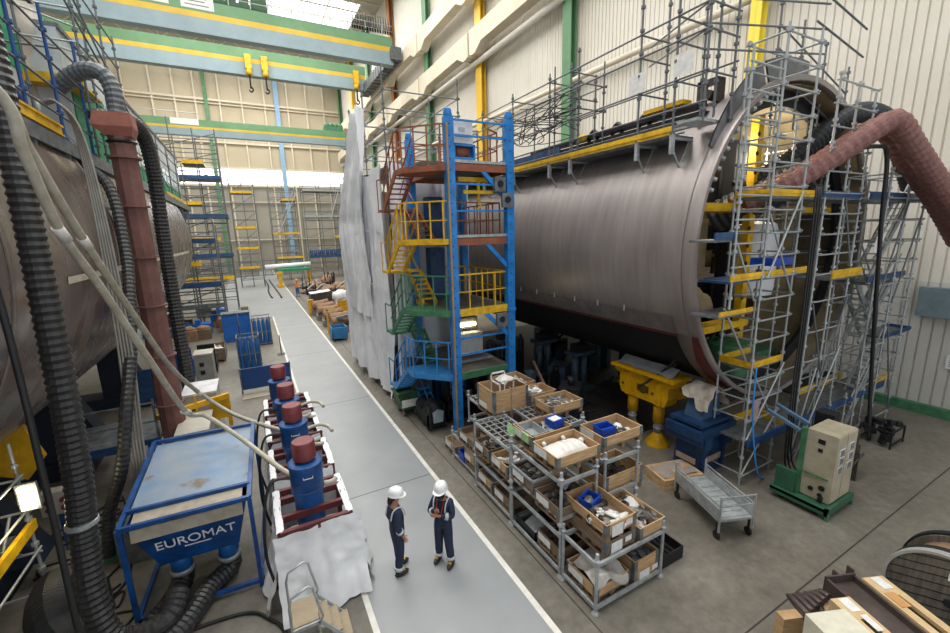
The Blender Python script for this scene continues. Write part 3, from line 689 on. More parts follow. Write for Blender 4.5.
# ---------------------------------------------------------------- gallery above finished hull
t = thing('gallery_walkway', 'raised gallery walkway with blue posts and pipe railings along the finished hull top', 'walkway', (-3.5, 15, 8.4))
MB().bb(-4.3, -3.0, 4, 33, 8.3, 8.42).build('deck', mat('deck_dark', '#3c4043', .6, .3), t)
MB().bb(-3.02, -2.95, 4, 33, 8.15, 8.42).bb(-3.3,-3.2,4,33,8.0,8.3).build('edge_beam', galvd, t)
MB().bb(-3.0, -2.96, 7.6, 11.55, 8.45, 8.66).bb(-2.96,-2.93,7.6,11.55,8.45,8.48).bb(-2.96,-2.93,7.6,11.55,8.62,8.66).build('toe_board', yel, t)
MB().bb(-3.0,-2.96,24,30,8.45,8.6).build('toe_board', yel, t)
bp = mat('post_blue', '#1f5596', .45, .1, '#163f73', 5)
for i, y in enumerate((8.6, 10.2, 11.8, 13.6, 15.9, 18.3, 20.8, 23.4, 26, 28.8, 31.6)):
    std(t, -3.0, y, 8.2, 10.9, bp if i < 5 else galvd, .03)
    q = MB().bar((-3.05,y,8.2),(-4.0,y,7.6),.06).bar((-3.02,y,8.3),(-3.02,y,7.7),.08).bar((-3.0,y,7.75),(-3.6,y,7.9),.05); q.build('wall_bracket', galvd, t)
for z in (8.9, 9.4, 9.9, 10.4): led(t, (-3.0, 4, z), (-3.0, 33, z), galvx)
for y in (9.4, 12.6, 14.6): led(t, (-3.0, y, 10.4), (-4.3, y, 10.4), galvd)
t = thing('scaffold_tower', 'tall grey scaffold poles and cross tubes rising above the gallery', 'scaffold', (-3.4, 15.5, 8.4))
for y, z, x in ((12.6,12.3,-3.6),(13.6,12.5,-2.9),(14.8,12.9,-3.0),(16,13,-2.9),(17.5,12.5,-2.9)): std(t, x, y, 8.4, z, galvd)
for z in (10.9, 11.6, 12.3): led(t, (-4.6, 13.6, z), (-2.9, 13.6, z)); led(t, (-2.9, 13.6, z), (-2.9, 17.6, z), galvd)
for z in (11.0, 11.6): led(t, (-5.2, 12.6, z), (-2.9, 14.9, z))
rod(t, 'brace', (-2.9,12,12.6), (-2.9,21,9.4), .022, galvx); rod(t, 'brace', (-2.9,12,11.9), (-2.9,24,8.8), .022, galvx)
# site shelter on the gallery
t = thing('site_shelter', 'long white and green panelled shelter standing on the gallery', 'shelter', (-5.2, 20, 8.4))
wp = mat('shelter_white', '#c9cfd2', .6, 0, '#aab2b6', 1); gp = mat('shelter_green', '#16976a', .55, 0, '#0f7f57', 2)
q = MB().bb(-7.5, -4.05, 10.2, 14.3, 8.42, 11.9).bb(-7.5, -3.4, 14.3, 33.5, 8.42, 11.4).build('wall', wp, t)
pan = [(10.3,11.9,10.3,11.3),(12.0,12.9,10.2,11.5),(13.1,14.2,10.2,11.6)]
for y0, y1, z0, z1 in pan: MB().bb(-4.08,-4.03,y0,y1,z0,z1).build('panel', gp, t)
y = 13.7
MB().bb(-3.44,-3.37,14.5,17.4,8.5,10.5).build('panel', gp, t)
for k in range(12):
    y = 17.8+k*1.28; MB().bb(-3.44,-3.37,y,y+1.05,8.5,9.3).build('panel', gp, t); MB().bb(-3.44,-3.37,y+.1,y+.9,9.4,10.0).build('window', mat('pane_pale','#c6d8d4',.2), t)
MB().bb(-7.6,-3.35,14.3,33.6,11.4,11.5).build('roof', galvd, t)
# things in front of the shelter
t = thing('equipment_cabinet', 'pale grey equipment cabinet on the gallery behind the yellow toe board', 'cabinet', (-3.9, 11, 8.4))
MB().bb(-4.25,-3.7,9.0,11.0,8.45,9.9).build('body', wp, t)
q = MB()
for k in range(8): q.bb(-3.7,-3.68,9.1+k*.24,9.2+k*.24,8.6,9.8)
q.build('grille', galvd, t)
o = MB().sheet(lambda u,v: (-4.2+.4*u, 13.2+1.4*u+.25*v, 12.9-3.3*v), 10, 18, .16, 1.2, 3); tag(o.build('tarpaulin', mat('tarp_beige','#cfc9bf',.7,0,'#b3ada2',1.5)), 'crumpled pale tarpaulin hanging over the gallery scaffold', 'tarpaulin')
o = MB().bb(-4.3,-3.0,13.9,14.0,10.1,10.28).bb(-4.3,-3.0,13.9,15.4,10.05,10.1); tag(o.build('scaffold_board', yel), 'yellow toe board across the gallery scaffold above the red chute', 'board')
t = thing('overhead_platform', 'dark scaffold platform seen from below above the gallery cabinet', 'platform', (-3.8, 9.6, 10.7))
q = MB()
for k in range(5): q.bb(-4.6+k*.32, -4.32+k*.32, 6.5, 11.4, 10.85, 10.92)
q.build('deck', darkst, t); MB().bb(-3.05,-2.98,6.5,11.5,10.75,10.95).bb(-4.6,-2.98,11.4,11.5,10.8,10.95).build('edge_beam', galvd, t)
for z in (11.5, 12.0): led(t, (-3.0,6.5,z), (-3.0,11.6,z))
# cables and bits on the gallery
o = MB()
for k in range(5): o.tube([(-3.0,11.0+k*.04,8.95),(-2.8,10.95+k*.04,8.95),(-2.5-.03*k,10.85+.03*k,8.4),(-2.3-.04*k,10.4,6.5),(-2.25-.05*k,10.1,4.2),(-2.3-.05*k,9.8,2.2),(-2.35-.06*k,9.9,.3)], .022, 6, 6)
tag(o.build('rope_bundle', mat('rope_grey','#8d8a82',.7)), 'bundle of grey hanging cables dropping from the gallery beside the chute', 'cable')
for i, y in enumerate((12.3,13.1)):
    o = MB(); o.bb(-3.8,-3.6,y,y+.2,8.42,9.1).cyl((-3.7,y+.1,9.1),(-3.7,y+.1,9.5),.05,n=8); o.bb(-3.6,-3.55,y,y+.15,8.42,9.0)
    tag(o.build('pump_unit', [navyb, galv][i]), ['dark blue pump unit on the gallery beside the green panel','grey pump unit on the gallery beside the green panel'][i], 'pump')

# ================================================================= RED CHUTE AND HOSES
CXx, CYy = -2.3, 12.9
t = thing('debris_chute', 'tall dull red sectioned chute with square hopper top standing beside the finished hull', 'chute', (CXx, CYy, 0))
q = MB()
def sqring(q, r, z, n=10): return [q.bm.verts.new((CXx+r*cs(2*PI*i/n), CYy+r*sn(2*PI*i/n), z)) for i in range(n)]
prof = [(.27,.0),(.28,2),(.25,8.7),(.25,8.8)]; prev = None
for r, z in prof:
    A = sqring(q, r, z)
    if prev: q.skin(prev, A, False)
    prev = A
q.build('pipe', redbr, t)
for z in (.9, 2.2, 3.5, 4.8, 6.0, 7.2, 8.3): MB().lathe([(.2,z-.02),(.33,z-.02),(.33,z+.02),(.2,z+.02)], (CXx,CYy,0), 16).build('flange', redbr, t)
q = MB(); A = [(CXx+.24*i, CYy+.24*j, 8.75) for i, j in ((-1,-1),(1,-1),(1,1),(-1,1))]; B = [(CXx+.38*i-.08, CYy+.3*j, 8.95) for i, j in ((-1,-1),(1,-1),(1,1),(-1,1))]; Cc = [(CXx+.33*i-.04, CYy+.28*j, 9.25) for i, j in ((-1,-1),(1,-1),(1,1),(-1,1))]
vs_ = [[q.bm.verts.new(p) for p in L_] for L_ in (A,B,Cc)]; q.skin(vs_[0],vs_[1],False); q.skin(vs_[1],vs_[2],False); q._f(vs_[2]); q.build('hopper', mat('hopper_red','#9a6050',.7,0,'#7d4a3d',3), t)
MB().lathe([(.24,8.6),(.3,8.65),(.24,8.7)],(CXx,CYy,0),16).build('rope_binding', rub, t)
hose([(-2.3,12.9,9.1),(-2.3,12.95,9.8),(-2.5,13.0,10.15),(-2.9,13.2,10.15),(-3.4,13.5,9.85)], .16, 'extraction_hose', 'light grey corrugated hose curving into the top of the red chute', hosel, pitch=.12)
hose([(-2.9,13.8,9.35),(-2.4,14.5,9.5),(-2.2,15.3,9.2),(-2.2,15.8,8.2),(-2.25,15.9,6.5),(-2.25,15.8,4.5),(-2.2,15.5,2.4),(-2.2,15.4,.3)], .175, 'extraction_hose', 'dark corrugated hose hanging on the aisle side of the red chute', hosem, pitch=.11)
hose([(-3.2,12.6,8.2),(-2.55,12.2,7.6),(-2.35,11.6,6.2),(-2.3,11,5.3),(-2.3,10.2,4.2),(-2.4,9.6,3.2),(-2.6,9.5,2.2),(-3.0,9.8,1.2),(-3.2,9.9,.2)], .1, 'extraction_hose', 'black corrugated hose hanging between red chute and finished hull', hosem, pitch=.1)
hose([(-2.6,7.4,10.2),(-2.35,7.3,9.0),(-2.3,7.1,7.3),(-2.3,7.05,6.2),(-2.32,7.0,4.7),(-2.45,7.2,3.2),(-2.6,7.4,2.2),(-2.62,7.3,1.2),(-2.45,7.2,.5),(-1.9,7.35,.38),(-1.75,7.8,.5)], .105, 'extraction_hose', 'big dark ribbed hose dropping in front of the finished hull to the blue hopper', hosem, pitch=.1, amp=.17, r1=.165, n=16)
o = MB().lathe([(.14,-.06),(.19,-.03),(.19,.03),(.14,.06)],(0,0,0),18); o = o.build('hose_clamp', galv); o.location = (-2.57,7.36,2.45); tag(o, 'silver clamp ring around the big dark hose', 'clamp')
hose([(-3.6,9.0,.5),(-3.5,8.4,.55),(-3.3,7.9,.4),(-2.9,7.3,.35),(-2.5,6.9,.3)], .34, 'extraction_hose', 'limp black mesh hose lying between blue hopper and finished hull', rub, pitch=.05, amp=.05, n=14)
for i, P in enumerate((
    [(-2.6,5.2,8.6),(-1.85,5.6,7.8),(-1.8,5.8,7.25),(-1.8,6.3,6.5),(-1.75,7.0,5.85),(-1.6,8.0,4.6),(-1.45,9.4,3.1),(-1.2,9.9,2.75),(-.6,9.3,2.35),(.0,8.2,2.1),(.25,7.75,2.05)],
    [(-2.6,5.6,8.5),(-1.9,5.8,7.8),(-1.8,5.95,7.3),(-1.8,7.0,6.4),(-1.8,8.9,5.0),(-1.75,10.6,3.7),(-1.5,11.8,2.7),(-.9,11.6,2.1),(-.2,10.6,2.0),(.25,10.1,1.95)])):
    o = MB().tube(P, .048, 10, 8).build('suction_hose', whost); tag(o, ['off-white suction hose sweeping down to the vacuum unit with peeling paint','off-white suction hose sweeping down to the second vacuum unit'][i], 'hose')
    for k in (3, 6):
        c = V(P[k]); d = (V(P[k+1])-c).normalized(); MB().cyl(c-d*.1, c+d*.1, .056, n=10).build('tape_wrap', plast, o)
o = MB().tube([(-2.15,5.5,7.2),(-2.11,5.5,5.89),(-2.11,5.5,4.89),(-2.12,5.5,4.28),(-2.13,5.5,3.5),(-2.16,5.5,2.15),(-2.2,5.6,.3),(-2.5,5.9,.03)], .032, 8, 8); tag(o.build('cable', rub), 'black cable hanging straight down in front of the finished hull', 'cable')
# ================================================================= ACCESS TOWER
t = thing('access_tower', 'bright blue steel access tower with stairs and coloured platforms beside the aisle', 'tower', (6.2, 12.6, 0))
def leg(x, y, h):
    q = MB().bb(x-.125, x+.125, y-.11, y+.11, 0, h).lathe([(.11,h),(.13,h+.05),(.1,h+.2),(.0,h+.25)], (x,y,0), 12); q.bb(x-.16,x+.16,y-.16,y+.16,0,.05).bb(x-.14,x+.14,y-.14,y+.14,3.9,4.0); q.mi = 1
    for k in range(int(h/.3)): q.cyl((x-.02,y-.115,.3+k*.3),(x-.02,y-.109,.3+k*.3),.02,n=6)
    q.build('leg', [tb, black], t)
tb = blu
for x, y, h in ((5.2,11.05,9.5),(7.17,11.05,9.6),(5.2,14.2,9.5),(7.17,14.2,9.5)): leg(x, y, h)
MB().bb(5.08,5.12,10.9,10.94,0,9.3).build('edge_rail', mat('orange_strip','#b58a3c',.5), t)
lv = [(2.1, grn, 'green'), (4.1, yel, 'yellow'), (6.22, brn, 'orange'), (8.3, brn, 'brown')]
decks = mat('platform_plate', '#6e6a63', .6, .2, '#55514b', 3)
for z, m, _ in lv:
    MB().bb(5.1, 7.2, 11.1, 14.2, z-.06, z).build('platform_deck', decks, t)
    q = MB().bb(5.2,7.1,11.0,11.06,z-.2,z+.02).bb(5.2,7.1,14.1,14.16,z-.2,z).bb(5.1,5.16,11.1,14.1,z-.2,z).bb(7.14,7.2,11.1,14.1,z-.2,z); q.build('platform_beam', m, t)
MB().bb(5.25,7.1,11.0,11.1,6.22,6.32).bb(5.25,7.1,11.0,11.1,8.3,8.4).build('kick_plate', galv, t)
def rails(pts, z, m, h=1.05, posts=None, mid=True):
    q = MB()
    for a, b in zip(pts, pts[1:]):
        a, b = V((*a, 0)), V((*b, 0)); n_ = max(1, round((b-a).length/.42))
        q.bar((a.x,a.y,z+h),(b.x,b.y,z+h),.04)
        if mid: q.bar((a.x,a.y,z+h/2),(b.x,b.y,z+h/2),.03)
        for k in range(n_+1):
            c = a+(b-a)*(k/n_); q.bar((c.x,c.y,z-.02),(c.x,c.y,z+h),.035)
    q.build('guard_rail', m, t)
rails([(5.3,11.1),(7.1,11.1),(7.1,14)], 4.1, yel); rails([(5.6,13.9),(7.0,13.9)], 4.1, yel); rails([(5.5,11.5),(7.1,11.5),(7.1,14)], 6.22, brn); rails([(6.6,11.3),(7.1,11.6),(7.1,14),(5.3,14)], 8.3, brn)
for z in (2.7, 3.2, 9.05, 9.45, 7.0, 7.75): MB().bar((5.2,11.05,z),(7.17,11.05,z),.05).build('cross_tube', blu, t)
for z in (4.0, 6.2, 8.2): MB().bar((6.2,11.05,z-.02),(7.1,11.05,z-.9),.09,.12).build('corner_brace', blu, t)
# stair landings and switchback flights on the aisle side
cols = [(2.1, mat('rail_blue','#2f7fc0',.45)), (4.1, grn), (6.22, yel), (8.25, brn)]
for i, (z, m) in enumerate(cols):
    q = MB().prism([(4.1,11.9,z-.16),(4.95,11.0,z-.16),(5.2,11.0,z-.16),(5.2,12.6,z-.16),(4.1,12.6,z-.16)],(0,0,.16)); q.build('landing', m, t)
    rails([(4.12,12.6),(4.12,11.92),(4.95,11.05),(5.1,11.05)], z, m)
    zl = z-1.05
    flight(t, (4.1,12.5,z-.08), (4.05,13.7,zl), .55, m, 6, 'stair_flight', (1,0,0), .22)
    q = MB()
    for e in (0,.58): q.bar((4.08+e,12.5,z+.95),(4.03+e,13.7,zl+.95),.035).bar((4.08+e,12.5,z+.5),(4.03+e,13.7,zl+.5),.025)
    for k in range(4):
        f = k/3; yy = 12.55+1.15*f; zz = z-(1.05)*f; q.bar((4.08,yy,zz),(4.08,yy,zz+.95),.03)
    q.bar((4.03,13.7,zl+.95),(4.03,14.3,zl+.95),.035).bar((4.03,14.3,zl-.1),(4.03,14.3,zl+.95),.03).build('stair_rail', m, t)
    MB().bb(4.03,5.15,13.7,14.3,zl-.08,zl).build('half_landing', m, t)
    flight(t, (4.75,13.7,zl-.05), (4.75,12.4,max(0,zl-1.02)), .45, m, 6, 'stair_flight', (1,0,0), .22)
    MB().bar((4.72,13.7,zl+.9),(4.72,12.4,zl-.1),.035).build('stair_rail', m, t)
# fittings on the tower
o = MB().bb(5.42,6.05,11.2,11.5,8.88,9.5); o.mi = 1; o.bb(5.5,5.95,11.18,11.2,9.05,9.12).bb(5.6,5.8,11.18,11.2,9.2,9.3); tag(o.build('control_box', [whit, galv]), 'white control box at the top of the blue tower above the blue winch', 'box')
o = MB().bb(5.4,6.1,11.15,11.6,8.42,8.5).bb(5.4,5.46,11.15,11.6,8.5,8.85).bb(6.04,6.1,11.15,11.6,8.5,8.85).bb(5.4,6.1,11.15,11.6,8.8,8.85); o.mi = 1; o.cyl((5.55,11.4,8.66),(5.95,11.4,8.66),.16,n=14)
tag(o.build('winch', [blu, brn]), 'blue framed winch with brown drum on the top platform of the tower', 'winch')
for i,(x,z) in enumerate(((6.6,7.75),(6.85,7.3),(6.6,3.65))):
    o = MB().bb(x,x+.36,10.9,11.0,z-.2,z+.22); o.mi = 1; o.cyl((x+.18,10.87,z+.02),(x+.18,10.9,z+.02),.1,n=12)
    tag(o.build('switch_box', [galvd, darkst]), ['grey switch box under the top platform of the blue tower','small grey switch box on the hull side blue leg of the tower','grey switch box under the yellow platform of the tower'][i], 'box')
o = MB().bb(5.6,6.9,11.3,11.5,7.85,7.98).bb(5.7,6.7,11.2,11.25,7.5,7.6).cyl((6.25,11.3,7.9),(6.25,11.3,7.3),.05,n=8); o.tube([(6.25,11.3,7.3),(6.3,11.3,7.15),(6.2,11.3,7.05)],.03,6,4)
tag(o.build('chain_hoist', yel), 'yellow hoist beam with hook hanging under the top platform', 'hoist')
for i,(z0,z1) in enumerate(((6.22,7.6),(4.1,5.9),(0,2.0))): tag(MB().bb(5.5,6.05,13.5,13.9,z0,z1).bb(5.55,6.0,13.48,13.5,z0+.1,z1-.1).build('blue_cabinet', navyb), ['dark blue cabinet on the third tower platform','dark blue cabinet on the yellow tower platform','dark blue cabinet on the floor under the tower'][i], 'cabinet')
o = MB().bb(5.6,7.0,11.9,12.1,2.12,2.15); tag(o.build('aluminium_bar', galv), 'long silver bar lying on the lowest tower platform', 'bar')
o = MB()
for k in range(14): o.tube([(8.6+random.uniform(-.5,.5),12+random.uniform(-2.5,2.5),9.3+random.uniform(-.2,1.1)) for _ in range(4)], .014, 5, 6)
tag(o.build('cable_tangle', rub), 'tangle of dark cables over the walkway behind the blue tower', 'cable')
# ================================================================= WHITE WRAPPED ENCLOSURE
t = thing('wrapped_enclosure', 'tall enclosure wrapped in white plastic sheeting beside the aisle', 'enclosure', (6.3, 18, 0))
def drape(x0, y0, x1, y1, z0, z1, amp=.1, nu=26, nv=24, seed=0, flare=.1, fold=.07):
    a, b = V((x0,y0,0)), V((x1,y1,0)); nrm = (b-a).cross(V((0,0,1))).normalized()
    def f(u, v):
        p = a+(b-a)*u; L = (b-a).length
        n1 = noise.noise(V((u*L*1.1+seed*9, v*.7, seed))); n2 = noise.noise(V((u*L*3.1+v*.6, v*1.3, seed+5)))
        p = p + nrm*(fold*(2.6*abs(n1)+1.6*abs(n2)) + flare*(1-v)*(1-v))
        p.z = z0+(z1-z0)*v+.12*sn(u*L*2+seed)*(1 if v>.98 else 0); return p
    return f
q = MB().sheet(drape(4.5,21.6,4.45,14.6,.25,8.7,seed=1,fold=.2), 90, 50, .035, 2.2, 2).sheet(drape(4.45,14.6,7.5,14.6,.25,8.7,seed=2,fold=.17), 50, 50, .035, 2.2, 3).sheet(drape(7.8,21.6,4.5,21.6,.2,8.6,seed=3), 20, 20, .05, 1)
q.sheet(lambda u,v: (4.45+3.35*u, 14.6+7.0*v, 8.7+.25*sn(u*3)), 12, 16, .12, 1).build('plastic_sheeting', tarp, t)
_dr = drape(4.35,21.5,4.38,16.8,3.0,11.0,seed=5,fold=.24,flare=.1)
def _ds(u, v):
    p = _dr(u, v); far = 21.5-max(0,v-.5)*6.4; p.y = far+(16.8-far)*u; p.x += .5*max(0,v-.7); return p
MB().sheet(_ds, 70, 50, .035, 2.0, 5).build('hanging_sheet', tarp, t)
q = MB()
for y in (14.6, 16.4, 18.3, 20.1, 21.9): q.cyl((4.5,y,0),(4.5,y,8.7),.04,n=6)
q.bb(4.5,7.8,14.8,21.8,.0,.35).build('base_frame', darkst, t)
q = MB()
for z in (2.1,4.4,6.5): q.sheet(lambda u,v: (4.18+.05*sn(u*9), 21.3-6.5*u, z+.06*v+.05*sn(u*11)), 30, 1, .05, 1.1, 2)
q.build('tape_strip', mat('tape_light','#eceef0',.35), t)
t = thing('scaffold_tower', 'grey scaffold rising out of the top of the white wrapped enclosure', 'scaffold', (6, 18, 8.7))
grid(t, (4.7, 7.6), (15.2, 18.0, 20.4), 8.6, 11.8, (9.4, 10.0, 10.7, 11.3), galvx)

# ================================================================= RIGHT EQUIPMENT UNDER THE HULL
t = thing('hull_jack', 'yellow hydraulic hull jack with two legs under the near end of the hull', 'jack', (10.15, 8.1, 0))
def leg2(x, y):
    q = MB().cyl((x,y,.7),(x,y,1.35),.16,n=18).cyl((x,y,1.25),(x,y,1.33),.19,n=18).build('leg_sleeve', yeld, t)
    MB().cyl((x,y,.35),(x,y,.8),.12,n=16).cyl((x,y,.5),(x,y,.56),.14,n=16).build('piston', galv, t)
    MB().lathe([(.36,.0),(.36,.05),(.13,.35),(.13,.38)],(x,y,0),8).build('foot', yeld, t)
leg2(10.15, 7.6); leg2(10.2, 8.6)
q = MB().prism([(9.95,7.2,1.55),(9.95,7.3,1.3),(9.95,8.85,1.3),(9.95,8.95,1.5),(9.95,8.95,1.9),(9.95,9.15,1.98),(9.95,9.15,2.12),(9.95,7.0,2.12),(9.95,7.0,1.98),(9.95,7.2,1.9)], (.5,0,0))
q.bb(9.8,10.6,6.95,9.2,2.12,2.2).bb(9.9,9.95,7.4,7.55,1.3,2.0).bb(9.9,9.95,8.55,8.7,1.3,2.0); q.mi = 1; q.cyl((9.93,8.05,1.65),(9.95,8.05,1.65),.15,n=16).bb(9.92,9.945,7.85,8.25,1.55,1.75)
for y in (7.5,7.7,8.8,9.0): q.cyl((9.92,y,1.6),(9.95,y,1.6),.04,n=8)
q.build('head_beam', [yeld, mat('jack_recess','#5f4608',.6)], t)
MB().prism([(10.4,7.15,1.5),(10.4,7.35,1.5),(12.2,6.9,1.7),(12.2,6.75,1.7)],(0,0,.25)).build('side_arm', yeld, t)
MB().sheet(lambda u,v:(9.95+.35*v, 7.1+1.95*u, 2.24+.2*v), 10,3,.05,3).build('pad_sheet', mat('pad_grey','#84898c',.6), t)
t = thing('hull_stand', 'stepped dark blue hull support stand under the rim with rag on top', 'stand', (9.95, 6.3, 0))
q = MB().prism([(9.5,5.9,0),(10.6,5.9,0),(10.45,5.9,1.1),(9.65,5.9,1.1)],(0,.7,0)).bb(9.3,10.8,5.75,6.75,1.1,1.35).bb(9.4,10.7,5.8,6.7,1.42,1.5).bb(9.45,9.75,5.7,5.9,.8,1.15).bb(10.3,10.6,5.7,5.9,.8,1.15)
q.bb(9.35,9.45,5.75,6.75,.95,1.1).bb(10.65,10.75,5.75,6.75,.95,1.1).bb(9.6,9.7,5.8,5.9,.1,1.1).bb(10.4,10.5,5.8,5.9,.1,1.1); q.build('stand_frame', mat('stand_blue','#1a3f66',.5,0,'#0c2540',5), t)
MB().prism([(9.7,6.0,1.5),(10.5,6.0,1.5),(10.3,6.0,2.1),(9.9,6.0,2.1)],(0,.5,0)).build('saddle_block', mat('saddle_blue','#3d5a7a',.6,.2), t)
MB().bb(9.48,9.5,5.95,6.5,.35,.5).bb(9.6,10.4,5.85,5.88,.35,.5).build('reflective_band', mat('band_tan','#a58f7a',.6), t)
o = MB().sheet(lambda u,v: (9.65+.9*u, 5.85+.75*v, 2.3-.5*abs(2*u-1)**2*(1 if v<.5 else .5)), 14,12,.09,4,2); tag(o.build('dust_sheet', mat('rag','#b7ae9f',.8,0,'#8f8579',6)), 'crumpled beige dust sheet draped on the blue stand under the rim', 'cloth')
for i, (x,y) in enumerate(((11.2,12.2),(11.1,14.4),(9.7,15.5))):
    t = thing('jack_stand', ['slate blue jack stand in the dark under the middle of the hull','slate jack stand second from front under the hull','slate jack stand rearmost under the hull'][i], 'stand', (x,y,0))
    MB().cyl((x-.2,y,0),(x-.2,y,1.5),.14,n=14).cyl((x+.25,y,0),(x+.25,y,1.5),.14,n=14).bb(x-.5,x+.55,y-.3,y+.3,1.5,1.62).bb(x-.5,x+.55,y-.4,y+.4,0,.1).build('stand_frame', mat('slate_blue','#51687a',.5,.3,'#33444f',4), t)
    MB().bb(x-.3,x+.35,y-.2,y+.2,1.62,1.9).build('packing_block', black, t)
for i in range(7):
    x, y = 8.1+i*.42, 15.2+random.uniform(-.1,.4)
    o = MB().lathe([(0,0),(.16,0),(.16,1.45),(.06,1.6),(.06,1.7),(0,1.7)],(x,y,0),14)
    tag(o.build('gas_cylinder', darkst), 'dark gas cylinder standing in shadow behind the crates under the hull', 'cylinder', 'dark cylinders under the hull')
rng = random.Random(3)
for i in range(16):
    x, y = rng.uniform(7.4,9.4), rng.uniform(10.2,14.2); a = rng.uniform(0,3.1); L_ = rng.uniform(.3,.9)
    o = MB().bar((x,y,.06),(x+L_*cs(a),y+L_*sn(a),.06+.02*(i%3)),.09,.09).box(x,y,.12,.14,.2,.16,a)
    tag(o.build('steel_offcut', [darkst,castd,galvd][i%3]), 'steel offcut lying on the dark floor between tower and hull', 'offcut', 'steel offcuts on the floor under the hull')
o = MB().bar((8.3,9.6,.1),(9.0,12.3,1.5),.08,.14); tag(o.build('leaning_girder', mat('rust_beam','#6b5648',.7)), 'rusty beam leaning up behind the crates under the hull', 'beam')
o = MB()
for k in range(8): o.tube([(9.2+random.uniform(-.6,1.4), 10.6+random.uniform(-.7,1.4), .03+.05*random.random()) for _ in range(5)], .025, 6, 5)
tag(o.build('cable_coil', rub), 'tangled black cables on the floor behind the yellow jack', 'cable')
# mesh trolley
t = thing('platform_trolley', 'long galvanised trolley with grating sides on castors beside the blue stand', 'trolley', (8.45, 4.9, 0), 0)
TM = Matrix.Translation((8.45,4.85,0)) @ Matrix.Rotation(math.radians(-21), 4, 'Z')
def tp(x, y, z): return TM @ V((x,y,z))
q = MB(); q.box(0,0,0,.78,1.5,.05,M=TM@Matrix.Translation((0,0,.45)))
for s in (-1,1): q.box(0,0,0,.03,1.5,.22,M=TM@Matrix.Translation((s*.38,0,.6)))
q.build('bed', galv, t)
for sx in (-1,1):
    for sy in (-1,1):
        q = MB().bar(tp(sx*.38,sy*.75,.2),tp(sx*.38,sy*.75,1.0 if sy<0 else .9),.035); q.build('corner_post', galv, t)
        q = MB().cyl(tp(sx*.36-.02,sy*.68,.09),tp(sx*.36+.02,sy*.68,.09),.09,n=14).bar(tp(sx*.36,sy*.68,.09),tp(sx*.36,sy*.68,.44),.04); q.build('castor', rub, t)
q = MB()
for sx in (-1,1): q.bar(tp(sx*.38,-.75,.78),tp(sx*.38,.75,.78),.025)
for z in (.78,.98): q.bar(tp(-.38,-.75,z),tp(.38,-.75,z),.025)
for k in range(9): q.bar(tp(-.33,-.66+k*.165,.48),tp(.33,-.66+k*.165,.48),.05,.02)
q.build('side_rail', galv, t); MB().box(0,0,0,.06,.05,.14,M=TM@Matrix.Translation((-.38,.75,.55))).build('grip', yel, t)
# pallet with sheet behind trolley
t = thing('low_pallet_box', 'shallow wooden pallet box lined with grey film beside the mesh trolley', 'crate', (8.95, 6.1, 0))
MB().box(8.95,6.15,.14,1.15,.75,.28,-.25).build('collar', wood, t); MB().sheet(lambda u,v:(8.95+(-.5+u)*cs(-.25)*1.0-(-.5+v)*sn(-.25)*.6,6.15+(-.5+u)*sn(-.25)*1.0+(-.5+v)*cs(-.25)*.6,.3),8,6,.05,4).build('film', mat('film_grey','#9c9186',.5),t)
# beige control cabinet on green trolley
t = thing('control_cabinet', 'tall beige electrical cabinet standing on the green wheeled trolley', 'cabinet', (11, 3.8, .25))
MB().bb(10.6,11.5,3.55,4.1,.28,1.88).build('body', beigec, t)
MB().bb(10.6,11.02,3.53,3.55,.3,1.86).build('door', beigec, t); MB().bb(11.05,11.5,3.53,3.55,.3,1.86).build('door', beigec, t)
for x, z in ((10.72,1.4),(10.72,1.2),(11.15,1.45),(11.15,1.22),(11.15,.99),(10.72,.98)):
    q = MB().bb(x,x+.22,3.515,3.53,z,z+.16); q.mi = 1
    for k in range(5): q.bb(x+.02,x+.2,3.51,3.515,z+.015+k*.03,z+.03+k*.03)
    q.build('label_plate', [papr, darkst], t)
MB().bb(10.58,10.6,3.75,3.88,1.62,1.72).build('display', darkst, t); MB().bb(10.58,10.6,3.78,3.86,1.42,1.5).build('switch', darkst, t)
for yy,zz,rr in ((3.7,.6,.06),(3.9,.5,.05),(3.72,.42,.045)): MB().cyl((10.57,yy,zz),(10.6,yy,zz),rr,n=12).build('socket', darkst, t)
MB().bb(10.5,10.6,3.65,3.72,.3,.4).build('plug', darkst, t)
MB().bar((10.56,3.6,.85),(10.56,4.05,.85),.03).build('door_handle', grn, t)
MB().bb(10.5,10.6,4.1,4.18,.2,1.9).build('back_post', grn, t)
t = thing('wheeled_trolley', 'green painted steel trolley on castors carrying the beige cabinet', 'trolley', (10.9, 3.95, 0))
MB().bb(10.35,11.6,3.5,4.6,.2,.26).bb(10.35,10.42,3.45,4.6,.12,.28).bb(10.35,11.6,3.45,3.52,.12,.28).bb(10.42,10.5,4.15,4.55,.26,.8).build('bed', mat('trolley_green','#2f6047',.55), t)
for x, y in ((10.5,3.7),(11.45,3.65),(10.5,4.4),(11.45,4.4)): MB().cyl((x-.03,y,.09),(x+.03,y,.09),.09,n=14).build('castor', rub, t)
MB().bb(10.36,10.43,3.44,3.5,.0,.14).build('foot', grn, t); MB().bb(11.53,11.6,3.44,3.5,.0,.14).build('foot', grn, t)
MB().bar((10.5,4.2,1.8),(10.7,5.0,1.95),.07).bar((10.9,4.2,1.85),(11.1,5.0,2.0),.07).build('tow_arm', mat('arm_blue','#5f7d95',.5), t)
